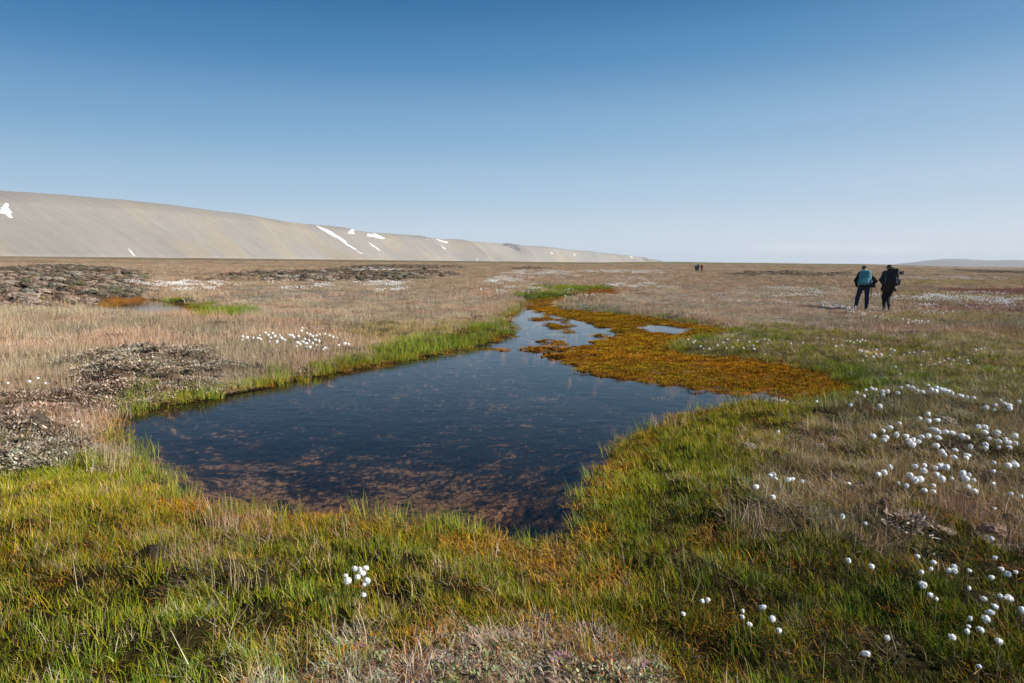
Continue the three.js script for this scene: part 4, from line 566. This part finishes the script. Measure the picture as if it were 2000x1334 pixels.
{
  const o = new THREE.Group();
  part(block([0.27, 1.0, 0.1], [0.115, 0.075, 0.08], 0.03), black, 'pouch', o); part(block([0.27, 1.06, 0.1], [0.12, 0.02, 0.085], 0.018), charcoal, 'flap', o);
  part(strap([[0.36, 1.0, 0.12], [0.40, 0.93, 0.12], [0.385, 0.84, 0.12]]), black, 'strap', o); part(strap([[0.25, 0.93, 0.12], [0.265, 0.75, 0.13], [0.26, 0.56, 0.13]], 0.015), black, 'hanging_strap', o);
  follow(hikerA, o, 'hip_bag', { label: 'black hip bag with dangling straps on the hiker in the dark cap', category: 'bag' });
}
const hikerB = person({ pelvis: [-0.02, 0.98, 0], chest: [-0.02, 1.35, -0.03], neck: [-0.03, 1.5, -0.03], head: [-0.05, 1.64, -0.06], shoulder: [[-0.20, 1.44, -0.02], [0.17, 1.44, -0.02]], elbow: [[-0.32, 1.18, 0.0], [0.29, 1.17, -0.06]], hand: [[-0.25, 1.02, -0.22], [0.2, 1.08, -0.28]], hip: [[-0.11, 0.92, 0], [0.08, 0.92, 0]], knee: [[-0.17, 0.50, -0.06], [-0.01, 0.50, -0.06]], ankle: [[-0.13, 0.11, 0.02], [0.02, 0.24, 0.20]], heel: [[-0.13, 0.055, 0.05], [0.03, 0.235, 0.255]], toe: [[-0.13, 0.045, -0.15], [0.03, 0.045, 0.17]] },
  { skin, jacket: charcoal, trousers: cloth([0.009, 0.010, 0.015]), boot: cloth([0.010, 0.011, 0.015]), hair: cloth([0.20, 0.19, 0.17]), hat: cloth([0.013, 0.014, 0.014]), brim: 0.165, gaiter: 0.5, hem: 0.74 }, 0.014,
  { label: 'person in wide brimmed hat, long dark jacket and black trousers in mid stride', category: 'person', group: 'pair of hikers' }, [14.62, -26.57, -0.52, 1.0]);
backpack(hikerB, [0.08, 1.27, 0.26], [0.235, 0.32, 0.135], black, cloth([0.012, 0.016, 0.028]), { label: 'large black backpack on the hiker in the brimmed hat', category: 'backpack' }, { more: (o) => { part(block([0.28, 1.46, 0.22], [0.14, 0.06, 0.08], 0.05), black, 'rolled_jacket', o); part(block([0.42, 1.475, 0.2], [0.035, 0.075, 0.06], 0.03), charcoal, 'strapped_pouch', o); part(strap([[-0.16, 1.4, 0.3], [-0.15, 1.2, 0.39], [-0.15, 1.02, 0.33]], 0.012), cloth([0.2, 0.22, 0.25]), 'webbing_strap', o); } });
const plain = (w, st, lean = 0) => ({ pelvis: [0, 0.98, 0], chest: [lean, 1.34, 0], neck: [lean, 1.49, 0], head: [lean, 1.63, -0.02], shoulder: [[lean - 0.18, 1.43, 0], [lean + 0.18, 1.43, 0]], elbow: [[lean - 0.24 - w, 1.16, 0.03], [lean + 0.24 + w, 1.16, 0.03]], hand: [[lean - 0.2, 0.95, -0.1], [lean + 0.2, 0.95, -0.1]], hip: [[-0.1, 0.92, 0], [0.1, 0.92, 0]], knee: [[-0.11, 0.5, -st], [0.12, 0.5, st - 0.06]], ankle: [[-0.11, 0.1, -st], [0.13, 0.1, st]], heel: [[-0.11, 0.05, 0.04 - st], [0.13, 0.05, st + 0.04]], toe: [[-0.12, 0.045, -0.16 - st], [0.14, 0.045, st - 0.16]] });
person(plain(0.04, 0.12), { skin, jacket: cloth([0.03, 0.06, 0.12]), trousers: dark, boot: dark, hair: cloth([0.30, 0.17, 0.09]), long: true, gaiter: 0.4 }, 0.024, { label: 'bareheaded person in a grey blue jacket in the far walking party', category: 'person', group: 'far walking party' }, [40.05, -150.2, -0.25, 0.92]);
person(plain(0.02, 0.10), { skin, jacket: cloth([0.010, 0.022, 0.040]), trousers: dark, boot: dark, hair: dark, hat: dark, gaiter: 0.4 }, 0.024, { label: 'tall person all in dark navy in the far walking party', category: 'person', group: 'far walking party' }, [40.6, -150.7, -0.25, 1.02]);
const red = person(plain(0.05, 0.10, 0.0), { skin, jacket: cloth([0.012, 0.016, 0.014]), trousers: black, boot: black, hair: cloth([0.5, 0.46, 0.42]), gaiter: 0.4 }, 0.024, { label: 'pale haired person in black beside a red pack in the far walking party', category: 'person', group: 'far walking party' }, [41.55, -151.0, -0.5, 0.98]);
backpack(red, [0.13, 1.22, 0.2], [0.16, 0.27, 0.12], cloth([0.62, 0.035, 0.06]), cloth([0.4, 0.02, 0.04]), { label: 'red backpack on the pale haired far walker', category: 'backpack' }, {});

renderer.render(scene, camera);
